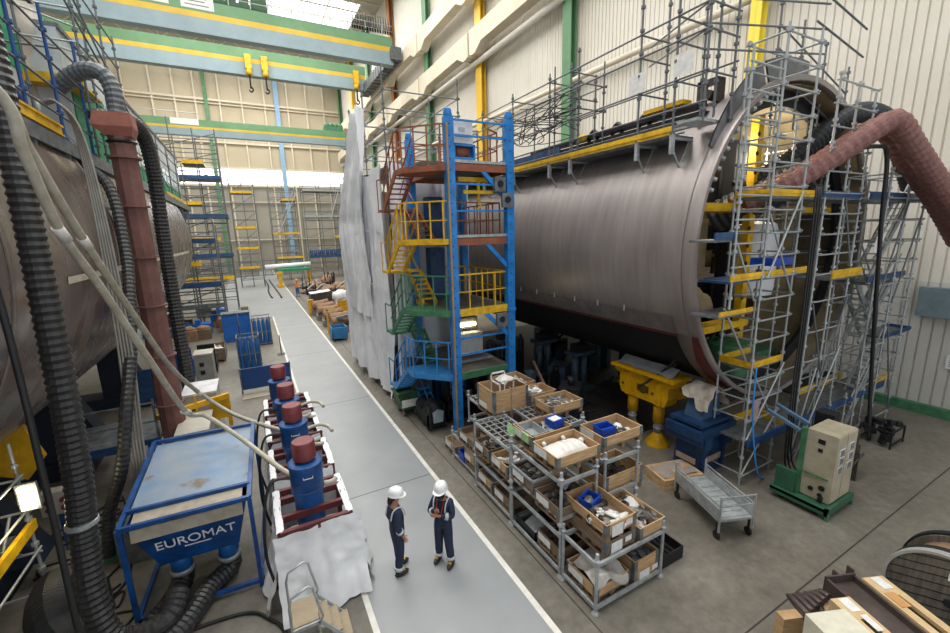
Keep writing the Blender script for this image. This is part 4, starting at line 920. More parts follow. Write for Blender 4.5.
for i, (x, y, s) in enumerate(((12.05,4.35,1.9),(12.9,4.1,1.3))):
    o = MB().box(x,y,.3*s,.4*s,.35*s,.6*s,.3).box(x+.1,y,.75*s,.2*s,.2*s,.4*s,.1).tube([(x-.2,y,.1),(x-.3,y-.2,.4),(x,y-.3,.7),(x+.2,y-.1,.3)],.03,6,5)
    for k in range(5): o.box(x+random.uniform(-.2,.2),y+random.uniform(-.2,.2),.2+.15*k*s,.12,.1,.12,k)
    tag(o.build('pump_unit', [darkst,castd][i]), ['dark hydraulic pump unit beside the beige cabinet','smaller dark pump unit beside the hanging cable'][i], 'pump')
t = thing('welding_cart', 'black frame cart loaded with cables near the grey wall', 'cart', (15.8,4.3,0))
q = MB()
for a in (15.4,16.3):
    for b in (4.0,4.7): q.bar((a,b,0),(a,b,.5),.04)
    q.bar((a,4.0,.5),(a,4.7,.5),.04)
for b in (4.0,4.7): q.bar((15.4,b,.5),(16.3,b,.5),.04).bar((15.4,b,.1),(16.3,b,.1),.04)
q.build('frame', black, t); q = MB()
for k in range(26): q.box(15.45+random.random()*.8,4.05+random.random()*.6,.15+random.random()*.5,.14,.13,.14,k)
q.build('valve_block', darkst, t)
o = MB().bb(18.6,19.0,2.9,3.3,.0,.08).bar((18.8,3.1,.05),(18.85,3.15,1.2),.04).bar((18.85,3.15,1.2),(19.1,3.4,1.2),.03); tag(o.build('floor_post', galv), 'short grey floor post by the green kerb by the ribbed wall', 'post')

tag(MB().bb(7.7,17,8.3,23,.0,.012).build('floor_tone', mat('hull_shade','#2b2925',.6,0,'#1b1a18',1.5)), 'wide dark sheet holding the painted shade under the open hull', 'mat')  # added dark sheet, the shade below the hull put into its colour
rq = random.Random(21)
for i in range(24):
    x, y = rq.uniform(9.0,14.5), rq.uniform(9.6,17.5); h = rq.uniform(.4,1.5); w_ = rq.uniform(.4,.9); k = i % 3
    if abs(x-10.2) < .6 and y < 9.8: x += 1
    o = MB().box(x,y,h/2,w_,w_*.8,h,rq.uniform(0,1.5))
    if k == 0: o.cyl((x,y,h),(x,y,h+.3),.12,n=10)
    if k == 1: o.bar((x-.3,y,h),(x+.3,y,h+.25),.08)
    tag(o.build(['dark_pump','tool_chest','stored_case'][k], [darkst,black,mat('slate_blue','#51687a')][k]), ['dark pump housing','black tool chest','slate coloured case'][k]+' in the shadow under the open hull', ['pump','chest','case'][k], ['pump housings','tool chests','cases'][k]+' under the open hull')
for i in range(14):
    y = 9.0+i*.5
    o = MB().tube([(8.2+rq.uniform(-.3,.8),y+rq.uniform(-.4,.4),.03+.03*rq.random()) for _ in range(5)],.02,6,5); tag(o.build('floor_cable', rub), 'thin black cable lying on the dark shade sheet between racks and hull', 'cable', 'cables between racks and hull')
# ================================================================= RACKS AND CRATES
def make_rack(W, L, H, label, loc, grate=True):
    t = thing('stacking_rack', label, 'rack', loc, 0, 'galvanised stacking racks')
    x0, y0, z0 = loc
    for i in (0,1):
        for j in (0,1):
            x, y = x0+W*i, y0+L*j
            MB().cyl((x,y,z0),(x,y,z0+H),.03,n=10).lathe([(.03,z0+H-.16),(.055,z0+H-.13),(.03,z0+H-.1)],(x,y,0),12).lathe([(.065,z0),(.065,z0+.015),(.03,z0+.06)],(x,y,0),12).build('post', galv, t)
    q = MB()
    for z in (z0+.12, z0+H-.22):
        q.bar((x0,y0,z),(x0+W,y0,z),.045,.06).bar((x0,y0+L,z),(x0+W,y0+L,z),.045,.06).bar((x0,y0,z),(x0,y0+L,z),.045,.06).bar((x0+W,y0,z),(x0+W,y0+L,z),.045,.06)
    q.build('frame_rail', galv, t)
    if grate:
        q = MB()
        for k in range(1, 8): q.bar((x0,y0+L*k/8,z0+H-.2),(x0+W,y0+L*k/8,z0+H-.2),.02)
        for k in range(1, 5): q.bar((x0+W*k/5,y0,z0+H-.2),(x0+W*k/5,y0+L,z0+H-.2),.02)
        q.build('wire_grid', galv, t)
    return t
make_rack(1.62,.84,1.17,'galvanised post rack at the near end of the rack block', (4.44,4.29,0), False)
make_rack(.85,1.62,1.07,'lower galvanised rack behind the near one beside the aisle', (4.43,5.2,0), False)
make_rack(.85,1.62,1.07,'upper galvanised rack carrying the crate with the big white moulding', (4.43,5.2,1.09), False)
make_rack(.85,1.62,1.0,'lower galvanised rack third along the aisle side', (4.45,6.9,0), False)
make_rack(.85,1.62,.95,'upper galvanised rack third along the aisle side with bare grid top', (4.45,6.9,1.02))
make_rack(.85,1.5,.95,'single height galvanised rack at the tower end of the rack block', (4.55,8.6,0), False)
make_rack(.85,1.5,.95,'upper galvanised rack under the tall crate at the tower end', (5.1,8.6,.97))
make_rack(.9,1.6,1.07,'lower inner rack on the hull side behind the near rack', (5.6,5.3,0), False)
make_rack(.9,1.6,1.07,'upper inner rack on the hull side carrying the crate with blue box', (5.6,5.3,1.09), False)
make_rack(.95,1.6,1.07,'lower inner rack on the hull side second row', (5.6,7.0,0), False)
make_rack(.95,1.6,.95,'upper inner rack on the hull side with open wire grid top', (5.6,7.0,1.09))
def crate(x0, x1, y0, y1, ztop, n, label, m=wood, pal=True, lab='l'):
    h = .2*n; zb = ztop-h; t = thing('pallet_crate', label, 'crate', ((x0+x1)/2,(y0+y1)/2,zb-(.13 if pal else 0)))
    for k in range(n):
        z0 = zb+.2*k+.004; z1 = z0+.192; w = .022
        MB().bb(x0,x1,y0,y0+w,z0,z1).bb(x0,x1,y1-w,y1,z0,z1).bb(x0,x0+w,y0+w,y1-w,z0,z1).bb(x1-w,x1,y0+w,y1-w,z0,z1).build('collar', m, t)
    for x in (x0,x1):
        for y in (y0,y1):
            q = MB(); sx = 1 if x == x0 else -1; sy = 1 if y == y0 else -1
            q.bb(x-.006*sx, x+.07*sx, y-.008*sy, y, zb+.01, ztop).bb(x-.008*sx, x, y-.006*sy, y+.07*sy, zb+.01, ztop); q.build('corner_hinge', galvd, t)
    q = MB().bb(x0+.02,x1-.02,y0+.02,y1-.02,zb,zb+.015)
    if pal:
        for k in range(5): q.bb(x0,x1,y0+(y1-y0-.1)*k/4,y0+(y1-y0-.1)*k/4+.1,zb-.03,zb)
        for i in (0,.5,1):
            for j in (0,.5,1): q.bb(x0+(x1-x0-.1)*i,x0+(x1-x0-.1)*i+.1,y0+(y1-y0-.1)*j,y0+(y1-y0-.1)*j+.1,zb-.11,zb-.03)
        for i in (0,.5,1): q.bb(x0+(x1-x0-.1)*i,x0+(x1-x0-.1)*i+.1,y0,y1,zb-.13,zb-.11)
    q.build('pallet', woodd, t)
    if 'l' in lab:
        ya = y1-(y1-y0)*.35; MB().bb(x0-.012,x0-.008,ya-.3*(y1-y0)*.8,ya+.2,zb+.02,zb+.17).build('label_sheet', papr, t)
    if 'f' in lab: MB().bb(x0+.12,x0+.38,y0-.014,y0-.009,zb-.06,zb+.15).bb(x0+.45,x0+.6,y0-.014,y0-.009,zb+.05,zb+.15).build('label_sheet', papr, t)
    return zb
rg = random.Random(11)
def part_mesh(kind, s, seed):
    q = MB()
    if kind == 0: q.tube([(-.12,0,0),(-.03,0,.02),(.06,.04,.03),(.09,.12,.02)], .045, 10, 5).cyl((-.14,0,0),(-.11,0,0),.075,n=12).cyl((.09,.11,.02),(.1,.14,.02),.075,n=12)
    elif kind == 1: q.lathe([(.05,-.02),(.12,-.02),(.12,.01),(.07,.02),(.07,.07),(.05,.07)], n=14)
    elif kind == 2: q.bb(-.12,.12,-.05,.05,-.03,-.01).bb(-.12,-.1,-.05,.05,-.03,.09).prism([(-.1,-.01,-.01),(.05,-.01,-.01),(-.1,-.01,.08)],(0,.02,0))
    elif kind == 3: q.ball((0,0,.02), .13,.1,.06, 10, .5, seed)
    elif kind == 4: q.prism([(-.1,-.06,0),(.1,-.06,0),(.14,.02,0),(.02,.08,0),(-.12,.05,0)],(0,0,.07)).cyl((0,0,.07),(0,0,.11),.04,n=10)
    for v in q.bm.verts: v.co *= s
    return q
PM = {}
for kind in range(5):
    for mm in (castm, castd, plast, galvd):
        q = part_mesh(kind, 1., kind); o = q.build('x', mm); PM[kind, mm.name] = o.data; bpy.data.objects.remove(o)
NMS = ['pipe_elbow','flange_ring','angle_bracket','wrapped_part','cast_block']
def fill(x0, x1, y0, y1, z, n, mats, label, group, kinds=(0,1,2,3,4), s=1., name=None):
    n = max(1, int(n*1.5)) if n > 1 else 1; s *= 1.12; nx = max(1, round(math.sqrt(n*(x1-x0)/(y1-y0)))); ny = max(1, math.ceil(n/nx)); c = 0
    for i in range(nx):
        for j in range(ny):
            if c >= n: break
            k = rg.choice(kinds); mm = rg.choice(mats); o = bpy.data.objects.new(NMS[k], PM[k, mm.name]); C.objects.link(o)
            o.location = (x0+(x1-x0)*(i+.5)/nx+rg.uniform(-.02,.02), y0+(y1-y0)*(j+.5)/ny+rg.uniform(-.02,.02), z+.05*s)
            sc = s*rg.uniform(.75,1.05); o.scale = (sc,sc,sc); o.rotation_euler = (rg.uniform(-.3,.3), rg.uniform(-.3,.3), rg.uniform(0,6.28)); c += 1
            tag(o, label, NMS[k].replace('_',' '), group)
def bbox(x, y, z, L, W, H, rz, label, cover=None):
    M0 = Matrix.Translation((x,y,z)) @ Matrix.Rotation(rz,4,'Z'); t = thing('blue_box', label, 'box', (x,y,z), rz)
    q = MB()
    for a in ((-L/2,0,.01,W),(L/2,0,.01,W)): q.box(0,0,0,.015,W,H,M=M0@Matrix.Translation((a[0],0,H/2)))
    for a in (-W/2,W/2): q.box(0,0,0,L,.015,H,M=M0@Matrix.Translation((0,a,H/2)))
    q.box(0,0,0,L,W,.012,M=M0@Matrix.Translation((0,0,.01)))
    q.box(0,0,0,L+.03,.03,.03,M=M0@Matrix.Translation((0,-W/2,H))).box(0,0,0,L+.03,.03,.03,M=M0@Matrix.Translation((0,W/2,H)))
    q.build('body', bluebox, t)
    if cover: MB().box(0,0,0,L*.8,W*.75,.03,M=M0@Matrix.Translation((0,0,H*.95))).build('cover_sheet', papr, t)
# near rack
z = crate(4.5,5.3,4.35,5.1,.42,1,'low wooden crate with grey film on the floor of the near rack'); fill(4.6,5.2,4.45,5.0,z,5,[castd],'dark casting under film in the low crate of the near rack','castings in the low near crate')
o = MB().sheet(lambda u,v:(4.46+.75*u,4.3+.7*v,.52+.14*sn(u*5)*cs(v*4)-(.12 if v<.05 else 0)),18,16,.07,3,1); tag(o.build('plastic_film', mat('film_clear','#b9b6ae',.25,0,'#9b978e',4)), 'crumpled grey plastic film over the low crate in the near rack', 'film')
z = crate(5.4,6.02,4.32,5.1,.55,2,'two-collar wooden crate of grey parts beside the film-covered crate on the near rack floor', lab='f'); fill(5.5,5.95,4.4,5.0,z+.2,8,[castm,galvd],'grey cast part in the two-collar crate low in the near rack','parts in the low two-collar crate')
z = crate(4.7,5.4,4.36,5.42,1.21,1,'lower of the two stacked long crates on the near rack', woodd, lab='f')
z = crate(4.7,5.4,4.36,5.42,1.54,1,'upper long crate holding a blue box and brackets on the near rack', lab='f'); fill(4.8,5.3,4.45,4.95,z,9,[castm,plast,castd],'grey metal bracket in the upper long crate on the near rack','brackets in the upper near crate')
bbox(5.03,5.1,z+.02,.34,.26,.17,.3,'blue plastic box at the back of the upper long crate on the near rack'); fill(4.95,5.1,5.05,5.15,z+.03,1,[castm],'rusty part inside the blue box on the near rack','part in near blue box',(3,))
z = crate(5.46,6.12,4.3,5.36,1.22,1,'long crate of curved castings and plastic bags on the near rack', lab=''); fill(5.55,6.05,4.4,5.0,z+.03,9,[castm,castd],'curved grey casting in the crate of curved castings on the near rack','castings in the crate of curved castings',(0,4,3),1.15)
for i,(x,y) in enumerate(((5.62,5.15),(5.95,4.95))):
    o = MB().sheet(lambda u,v:(x-.15+.3*u,y-.14+.28*v,z+.14+.12*(1-abs(2*u-1))*(1-abs(2*v-1))),8,8,.05,6,i); tag(o.build('plastic_bag', plast), ['white plastic bag at the back of the crate of curved castings','pointed pale plastic bag on the castings of the crate of curved castings'][i], 'bag')
t = thing('plastic_pallet_box', 'low black slatted pallet box on the floor outside the near rack', 'crate', (6.5,4.6,0))
q = MB().bb(6.2,6.8,4.35,4.37,.02,.28).bb(6.2,6.8,5.0,5.02,.02,.28).bb(6.2,6.22,4.35,5.02,.02,.28).bb(6.78,6.8,4.35,5.02,.02,.28)
for k in range(5): q.bb(6.2+k*.125,6.28+k*.125,4.36,5.0,.06,.09)
q.build('body', darkst, t)
# aisle side, second rack
z = crate(4.47,5.25,5.25,5.95,.5,1,'floor crate with a steel frame beside the aisle in the second rack', woodd); 
o = MB().bar((4.6,5.4,.62),(5.1,5.4,.62),.04).bar((4.6,5.8,.62),(5.1,5.8,.62),.04).bar((4.6,5.4,.62),(4.6,5.8,.62),.04).bar((5.1,5.4,.62),(5.1,5.8,.62),.04).bar((4.8,5.5,.35),(4.8,5.5,.62),.03).bar((4.7,5.7,.35),(4.7,5.7,.62),.03); tag(o.build('steel_trestle', galvd), 'small grey rectangular steel frame in the floor crate of the second rack', 'frame')
fill(4.6,5.1,5.35,5.85,z,4,[castd],'dark bracket in the floor crate of the second rack','brackets in the second rack floor crate')
t = thing('steel_tray', 'black steel tray on the floor at the back of the second rack', 'tray', (4.9,6.4,0)); MB().bb(4.48,5.2,6.05,6.75,.1,.13).bb(4.48,4.5,6.05,6.75,.1,.3).bb(5.18,5.2,6.05,6.75,.1,.3).bb(4.48,5.2,6.05,6.07,.1,.3).build('body', darkst, t); MB().prism([(4.6,6.2,.15),(4.9,6.2,.15),(4.9,6.2,.3)],(0,.4,0)).build('bent_sheet', galv, t)
z = crate(4.4,5.25,5.2,5.95,1.42,1,'crate of dull castings at mid height beside the near long crates', woodd); fill(4.5,5.15,5.3,5.85,z,8,[castd,castm],'dull casting in the mid height crate behind the near long crates','castings in the mid crate')
o = MB().sheet(lambda u,v:(4.85+.25*u,5.6+.25*v,1.42+.1*(1-abs(2*u-1))),6,6,.04,6,9); tag(o.build('blue_bag', mat('pale_blue_bag','#a9bfd0',.4)), 'pale blue plastic bag sticking up from the mid height crate', 'bag')
z = crate(4.4,5.25,6.0,6.8,1.5,1,'mid height crate with white rim and rusty parts under the white moulding', woodd); fill(4.5,5.15,6.1,6.7,z+.03,9,[castd,castm],'rusty part in the white-rimmed mid crate','parts in the white-rimmed crate',(0,3,4),1.1)
MB_ = MB().bb(4.38,4.42,6.02,6.78,1.5,1.54).bb(5.2,5.24,6.02,6.78,1.5,1.54).bb(4.38,5.24,6.0,6.04,1.5,1.54).bb(4.38,5.24,6.76,6.8,1.5,1.54); tag(MB_.build('rim_tray', galv), 'pale grey tray rim resting on the mid height crate', 'tray')
z = crate(4.42,5.45,5.3,6.05,2.38,1,'top crate holding the big white ribbed plastic moulding')
t = thing('plastic_moulding', 'large white ribbed plastic casing lying in the top crate', 'casing', (4.93,5.68,z+.02))
q = MB().sheet(lambda u,v: (4.5+.84*u, 5.44+.5*v, z+.05+.15*(sn(PI*v)**.5)*(sn(PI*u)**.3)*(1 if int(u*12)%2 else .88)), 48, 14)
q.bb(4.48,5.36,5.42,5.96,z+.02,z+.06); q.cyl((4.62,5.92,z+.12),(4.62,5.98,z+.14),.04,n=10).cyl((5.1,5.92,z+.12),(5.1,5.99,z+.14),.04,n=10).cyl((5.3,5.7,z+.1),(5.4,5.75,z+.1),.06,n=12); q.build('shell', plast, t)
# aisle side, third rack
z = crate(4.47,5.25,6.95,7.65,.48,1,'empty open floor crate in the third rack', woodd); z = crate(4.47,5.25,7.75,8.45,.48,1,'floor crate filled with grey slats in the third rack')
q = MB()
for k in range(9): q.bb(4.52+k*.078,4.57+k*.078,7.8,8.4,.4,.46)
tag(q.build('slat_bundle', galvd), 'bundle of grey metal slats filling a floor crate in the third rack', 'slats')
z = crate(4.4,5.2,6.95,7.65,1.35,1,'mid height crate with pale wrapped parts in the third rack'); fill(4.5,5.1,7.05,7.55,z+.02,6,[plast,castm],'pale wrapped part in the nearer mid crate of the third rack','wrapped parts third rack near')
z = crate(4.4,5.2,7.75,8.45,1.35,1,'farther mid height crate with brown wrapped parts in the third rack', woodd); fill(4.5,5.1,7.85,8.35,z+.02,6,[castm,castd],'brown wrapped part in the farther mid crate of the third rack','wrapped parts third rack far',(3,4))
# metal bin crate on top
z = crate(4.55,5.6,6.25,6.95,2.33,1,'top crate with grey metal bin and green label behind the white moulding')
q = MB().bb(4.6,5.0,6.3,6.9,z+.02,z+.04).bb(4.6,4.62,6.3,6.9,z,z+.2).bb(4.98,5.0,6.3,6.9,z,z+.2).bb(4.6,5.0,6.3,6.32,z,z+.2).bb(4.6,5.0,6.88,6.9,z,z+.2); tag(q.build('metal_bin', galv), 'open grey sheet metal bin in the top crate with green label', 'bin')
for i in (0,1):
    o = MB().bb(4.525,4.54,6.35,6.6,z+.02,z+.2) if i == 0 else MB().prism([(4.5,6.8,z+.2),(4.45,7.0,z+.25),(4.4,6.95,z+.05),(4.48,6.78,z)],(.003,0,0))
    tag(o.build('green_label', mat('label_green','#a5cf8e',.7)), ['flat pale green paper label on the end of the metal bin crate','folded pale green paper flap sticking off the metal bin crate corner'][i], 'label')
bbox(5.42,6.62,z+.08,.3,.26,.17,.1,'blue box with white lid sheet in the top crate behind the white moulding',1); fill(5.1,5.25,6.35,6.8,z+.03,4,[plast,galvd],'small pale part beside the blue box in the bin crate','parts in the bin crate',(3,2),.8)
# right top crate
z = crate(5.68,6.75,5.42,6.12,2.38,1,'top crate on the hull side with a blue basket inside'); bbox(6.05,5.78,z+.02,.36,.26,.2,-.1,'blue plastic basket in the top crate on the hull side'); fill(6.35,6.65,5.5,6.0,z,3,[plast,castd],'small white and dark part beside the blue basket','parts beside the blue basket',(3,),.8)
z = crate(5.75,6.8,5.4,6.15,1.5,2,'two-collar crate at mid height under the hull side blue basket crate', wood, lab=''); fill(5.85,6.7,5.5,6.05,z+.2,6,[castd],'dark part in the mid crate on the hull side','parts in hull side mid crate')
z = crate(5.7,6.7,5.4,6.15,.5,1,'floor crate in the inner rack on the hull side', woodd)
# far crates
z = crate(5.0,6.05,8.5,9.35,2.42,3,'tall three-collar crate holding a white frame at the tower end')
q = MB()
for a in (0,.42):
    q.bb(5.25+a,5.28+a,8.62,8.65,2.2,2.62).bb(5.25+a,5.28+a,9.05,9.08,2.2,2.72)
q.bb(5.25,5.7,8.62,8.65,2.58,2.62).bb(5.25,5.7,9.05,9.08,2.68,2.72).bb(5.25,5.28,8.62,9.08,2.5,2.54).bb(5.67,5.7,8.62,9.08,2.5,2.54).bb(5.4,5.42,8.62,8.64,2.2,2.6).sheet(lambda u,v:(5.4+.6*u,8.6+.5*v,2.52+.1*sn(u*4)),8,6,.03,4)
tag(q.build('moulded_cage', plast), 'white plastic frame part standing out of the tall three-collar crate', 'frame')
q = MB().bb(5.52,5.54,8.475,8.49,1.8,2.42).bb(5.52,5.54,8.475,9.36,2.42,2.43); tag(q.build('strap', galv), 'thin strap around the tall three-collar crate', 'strap')
z = crate(6.1,7.1,9.6,10.6,1.99,1,'top crate at the very end by the tower with white parts'); fill(6.25,7.0,9.75,10.45,z,8,[plast,castm],'white wrapped part in the top crate by the tower leg','parts in the crate by the tower leg',(3,4))
crate(6.1,7.1,9.6,10.6,1.66,2,'crate under the top crate by the tower leg near the tower', woodd); crate(6.1,7.1,9.6,10.6,1.13,5,'lowest crate of the stack rearmost near the tower', woodd)
z = crate(6.05,6.95,8.45,9.1,2.12,1,'small far crate of bright fittings beside the tall crate'); fill(6.15,6.85,8.55,9.0,z+.03,6,[plast,galvd],'bright metal fitting in the small far crate','fittings in the small far crate')
z = crate(5.95,6.95,7.4,8.1,2.22,1,'crate of round grey fittings on the wire grid of the inner rack', wood, lab=''); fill(6.05,6.85,7.5,8.0,z+.03,9,[castm,galvd],'round grey fitting in the crate on the wire grid','round fittings on the wire grid',(1,0,3))
crate(6.05,6.95,8.65,9.1,1.79,8,'tall lower crate under the small far crate', woodd)
z = crate(4.5,5.35,8.7,9.6,1.1,1,'crate with wooden stakes at the tower end of the aisle side', woodd)
for i in range(5):
    o = MB().bb(4.6+.13*i,4.65+.13*i,8.85+.12*(i%3),8.9+.12*(i%3),z,z+.42); tag(o.build('wooden_stake', woodd), 'short wooden stake standing in the crate at the tower end', 'stake', 'stakes in the tower end crate')
z = crate(4.55,5.35,9.95,10.7,.35,1,'open wooden crate on the floor against the blue tower leg'); 
bbox(4.72,9.55,.16,.36,.3,.24,0,'blue box on the floor at the tower end of the racks')
z = crate(4.55,5.3,8.75,9.35,.75,2,'two-collar crate low at the tower end holding blue boxes'); bbox(4.9,9.08,z+.25,.42,.32,.2,0,'blue box in the two-collar crate low at the tower end')

# ================================================================= FLOOR MACHINES BY THE TOWER
t = thing('waste_bin', 'green wheeled waste container by the foot of the white enclosure', 'bin', (4.4,13.75,0))
q = MB().prism([(4.15,13.4,.25),(4.7,13.4,.25),(4.85,13.4,.85),(4.0,13.4,.85)],(0,.75,0)); q.bb(3.98,4.87,13.38,14.2,.82,.88).build('body', grnd, t)
MB().bb(4.12,4.75,13.36,13.42,.35,.62).build('label_panel', papr, t)
for x,y in ((4.2,13.5),(4.65,13.5),(4.2,14.05),(4.65,14.05)): MB().cyl((x-.03,y,.1),(x+.03,y,.1),.1,n=12).bb(x-.03,x+.03,y-.03,y+.03,.1,.28).build('castor', galvd, t)
MB().bb(4.0,4.8,13.45,14.1,.84,.87).build('lid', mat('bin_lid','#1e3b28',.6), t)
t = thing('floor_scrubber', 'black ride-on floor scrubber parked between green bin and blue tower leg', 'machine', (4.75,12.2,0))
q = MB().bb(4.5,5.05,11.8,13.0,.15,.6); q.ball((4.78,12.1,.65),.33,.4,.38,16).ball((4.78,12.8,.6),.34,.35,.3,14).bb(4.5,4.56,11.75,12.0,.1,.9).bb(5.0,5.06,11.75,12.0,.1,.9); q.build('body', darkst, t)
MB().prism([(4.62,11.68,.35),(4.94,11.68,.35),(4.97,11.68,.7),(4.78,11.66,.8),(4.6,11.68,.7)],(0,.05,0)).build('front_panel', mat('panel_pale','#9fb0b5',.5), t)
for x in (4.55,5.0): MB().cyl((x-.04,12,.12),(x+.04,12,.12),.12,n=14).build('wheel', rub, t)
o = MB().bb(5.3,6.9,12.1,12.6,.1,.2).bb(5.3,6.9,12.1,12.6,.7,.8)
for k in range(4): o.bb(5.3+k*.5,5.36+k*.5,12.1,12.6,0,1.5)
tag(o.build('parts_shelf', darkst), 'dark open shelf standing under the lowest tower platform', 'shelf')
for i in range(9):
    o = MB().lathe([(0,0),(.06,0),(.06,.2),(.03,.24),(0,.25)],(5.4+.17*i,12.2,.8),10); tag(o.build('spray_can', [darkst,castm,galvd][i%3]), 'small canister in the row on the dark shelf under the tower', 'canister', 'canisters under the tower')
o = MB().bb(4.6,5.2,13.6,14.2,.0,1.9).bb(4.55,5.25,13.55,14.25,1.85,1.92); tag(o.build('mesh_box', mat('box_dark','#4d4842',.7)), 'brown box cabinet under the stairs behind the scrubber', 'cabinet')
o = MB().bb(6.0,7.0,12.6,13.2,2.12,2.9); tag(o.build('tool_case', whit), 'white case on the lowest platform inside the tower', 'case')
t = thing('work_lamp', 'lit work lamp above the lowest tower platform', 'lamp', (6.6,12.9,3.0)); MB().bb(6.3,6.9,12.9,12.96,3.1,3.22).build('lamp_glass', lampg, t); MB().bb(6.2,7.0,12.96,13.2,3.0,3.4).build('housing', castm, t)
# ================================================================= LEFT FLOOR MACHINES
t = thing('blasting_hopper', 'blue framed hopper machine with sloped dusty lid and white EUROMAT lettering', 'machine', (-1.5, 9.1, 0))
EM = Matrix.Translation((-1.38,9.15,0)) @ Matrix.Rotation(math.radians(-3), 4, 'Z') @ Matrix.Diagonal((.95,.95,1.04,1))
def E_(x, y, z): return EM @ V((x,y,z))
q = MB()
for sx in (-1,1):
    q.bar(E_(sx*.98,-1.35,0),E_(sx*.98,-1.35,1.78),.07).bar(E_(sx*.98,1.3,0),E_(sx*.98,1.3,2.1),.07).bar(E_(sx*.98,-1.35,1.78),E_(sx*.98,1.3,2.1),.07).bar(E_(sx*.98,-1.35,.12),E_(sx*.98,1.3,.12),.07)
for y, z in ((-1.35,1.78),(1.3,2.1),(-1.35,.12),(-.95,1.84)): q.bar(E_(-.98,y,z),E_(.98,y,z),.07)
q.build('frame', blud, t)
lid = mat('dusty_lid', '#949ca2', .6, 0, '#6f8ba8', 1.1, col3='#7a6a55', scale3=1.9, amt3=.02)
MB().prism([E_(-.93,-.9,1.78),E_(.93,-.9,1.78),E_(.93,1.25,2.02),E_(-.93,1.25,2.02)],(0,0,.03)).build('lid', lid, t)
MB().prism([E_(-.85,-1.3,1.72),E_(.85,-1.3,1.72),E_(.85,-.98,1.78),E_(-.85,-.98,1.78)],(0,0,.03)).prism([E_(-.85,-1.36,1.5),E_(.85,-1.36,1.5),E_(.85,-1.33,1.7),E_(-.85,-1.33,1.7)],(0,.02,0)).build('cover_strip', mat('strip_beige','#b3aa98',.7,0,'#958c7a',4), t)
q = MB(); T = [E_(-.92,-1.3,1.72),E_(.92,-1.3,1.72),E_(.92,1.2,1.95),E_(-.92,1.2,1.95)]; B = [E_(-.62,-1.0,.75),E_(.66,-1.0,.75),E_(.66,.9,.75),E_(-.62,.9,.75)]
tv = [q.bm.verts.new(p) for p in T]; bv = [q.bm.verts.new(p) for p in B]; q.skin(bv, tv, False); q._f(bv[::-1]); q.build('hopper', blud, t)
for sx in (-.38,.42): MB().cyl(E_(sx,-.72,.42),E_(sx,-.72,.8),.17,n=18).build('outlet_pipe', mat('pipe_blue','#1b66ad',.4), t); MB().cyl(E_(sx,-.72,.36),E_(sx,-.72,.45),.19,n=18).build('clamp_collar', galv, t)
cu = bpy.data.curves.new('lettering', 'FONT'); cu.body = 'EUROMAT'; cu.size = .27; cu.extrude = .004; cu.align_x = 'CENTER'
lo = bpy.data.objects.new('lettering', cu); C.objects.link(lo); cu.materials.append(mat('letter_white','#e8e8e8',.6))
# lies on the slanting front face of the hopper
nx_ = (E_(1,0,0)-E_(0,0,0)); up_ = (E_(0,-1.3,1.72)-E_(0,-1.0,.75)).normalized(); nn = nx_.cross(up_).normalized()
LM = Matrix((nx_, up_, nn)).transposed().to_4x4(); LM.translation = E_(.05,-1.24,1.3)+nn*.015+up_*(-.13)
_m = bpy.data.meshes.new_from_object(lo); bpy.data.objects.remove(lo); _m.materials.clear(); _m.materials.append(mat('letter_white','#e8e8e8')); lo = bpy.data.objects.new('lettering', _m); C.objects.link(lo); lo.matrix_basis = LM; attach(lo, t)
c = E_(.05,-1.24,1.3)+nn*.014-up_*.2; MB().box(0,0,0,.42,.025,.004,M=Matrix((nx_,up_,nn)).transposed().to_4x4()).build('underline', mat('letter_white','#e8e8e8'), None)
ul = C.objects['underline']; ul.matrix_basis = Matrix.Translation(c); attach(ul, t)
hose([E_(.42,-.72,.36),E_(.42,-.8,.2),E_(.1,-1.2,.18),(-1.7,7.3,.18),(-2.3,6.6,.18)], .16, 'extraction_hose', 'ribbed dark hose from the aisle side outlet of the blue hopper along the floor', hosem, pitch=.09)
hose([E_(-.38,-.72,.36),E_(-.4,-.8,.2),(-1.95,7.9,.2),(-2.2,7.5,.22)], .16, 'extraction_hose', 'short black hose under the hull side outlet of the blue hopper', rub, pitch=.09)
o = MB().sheet(lambda u,v:E_(-.25+.7*u,-.5+.4*v,.55+.1*sn(u*3)),8,6,.08,4); tag(o.build('rag', black), 'black rag hanging between the outlets of the blue hopper', 'cloth')
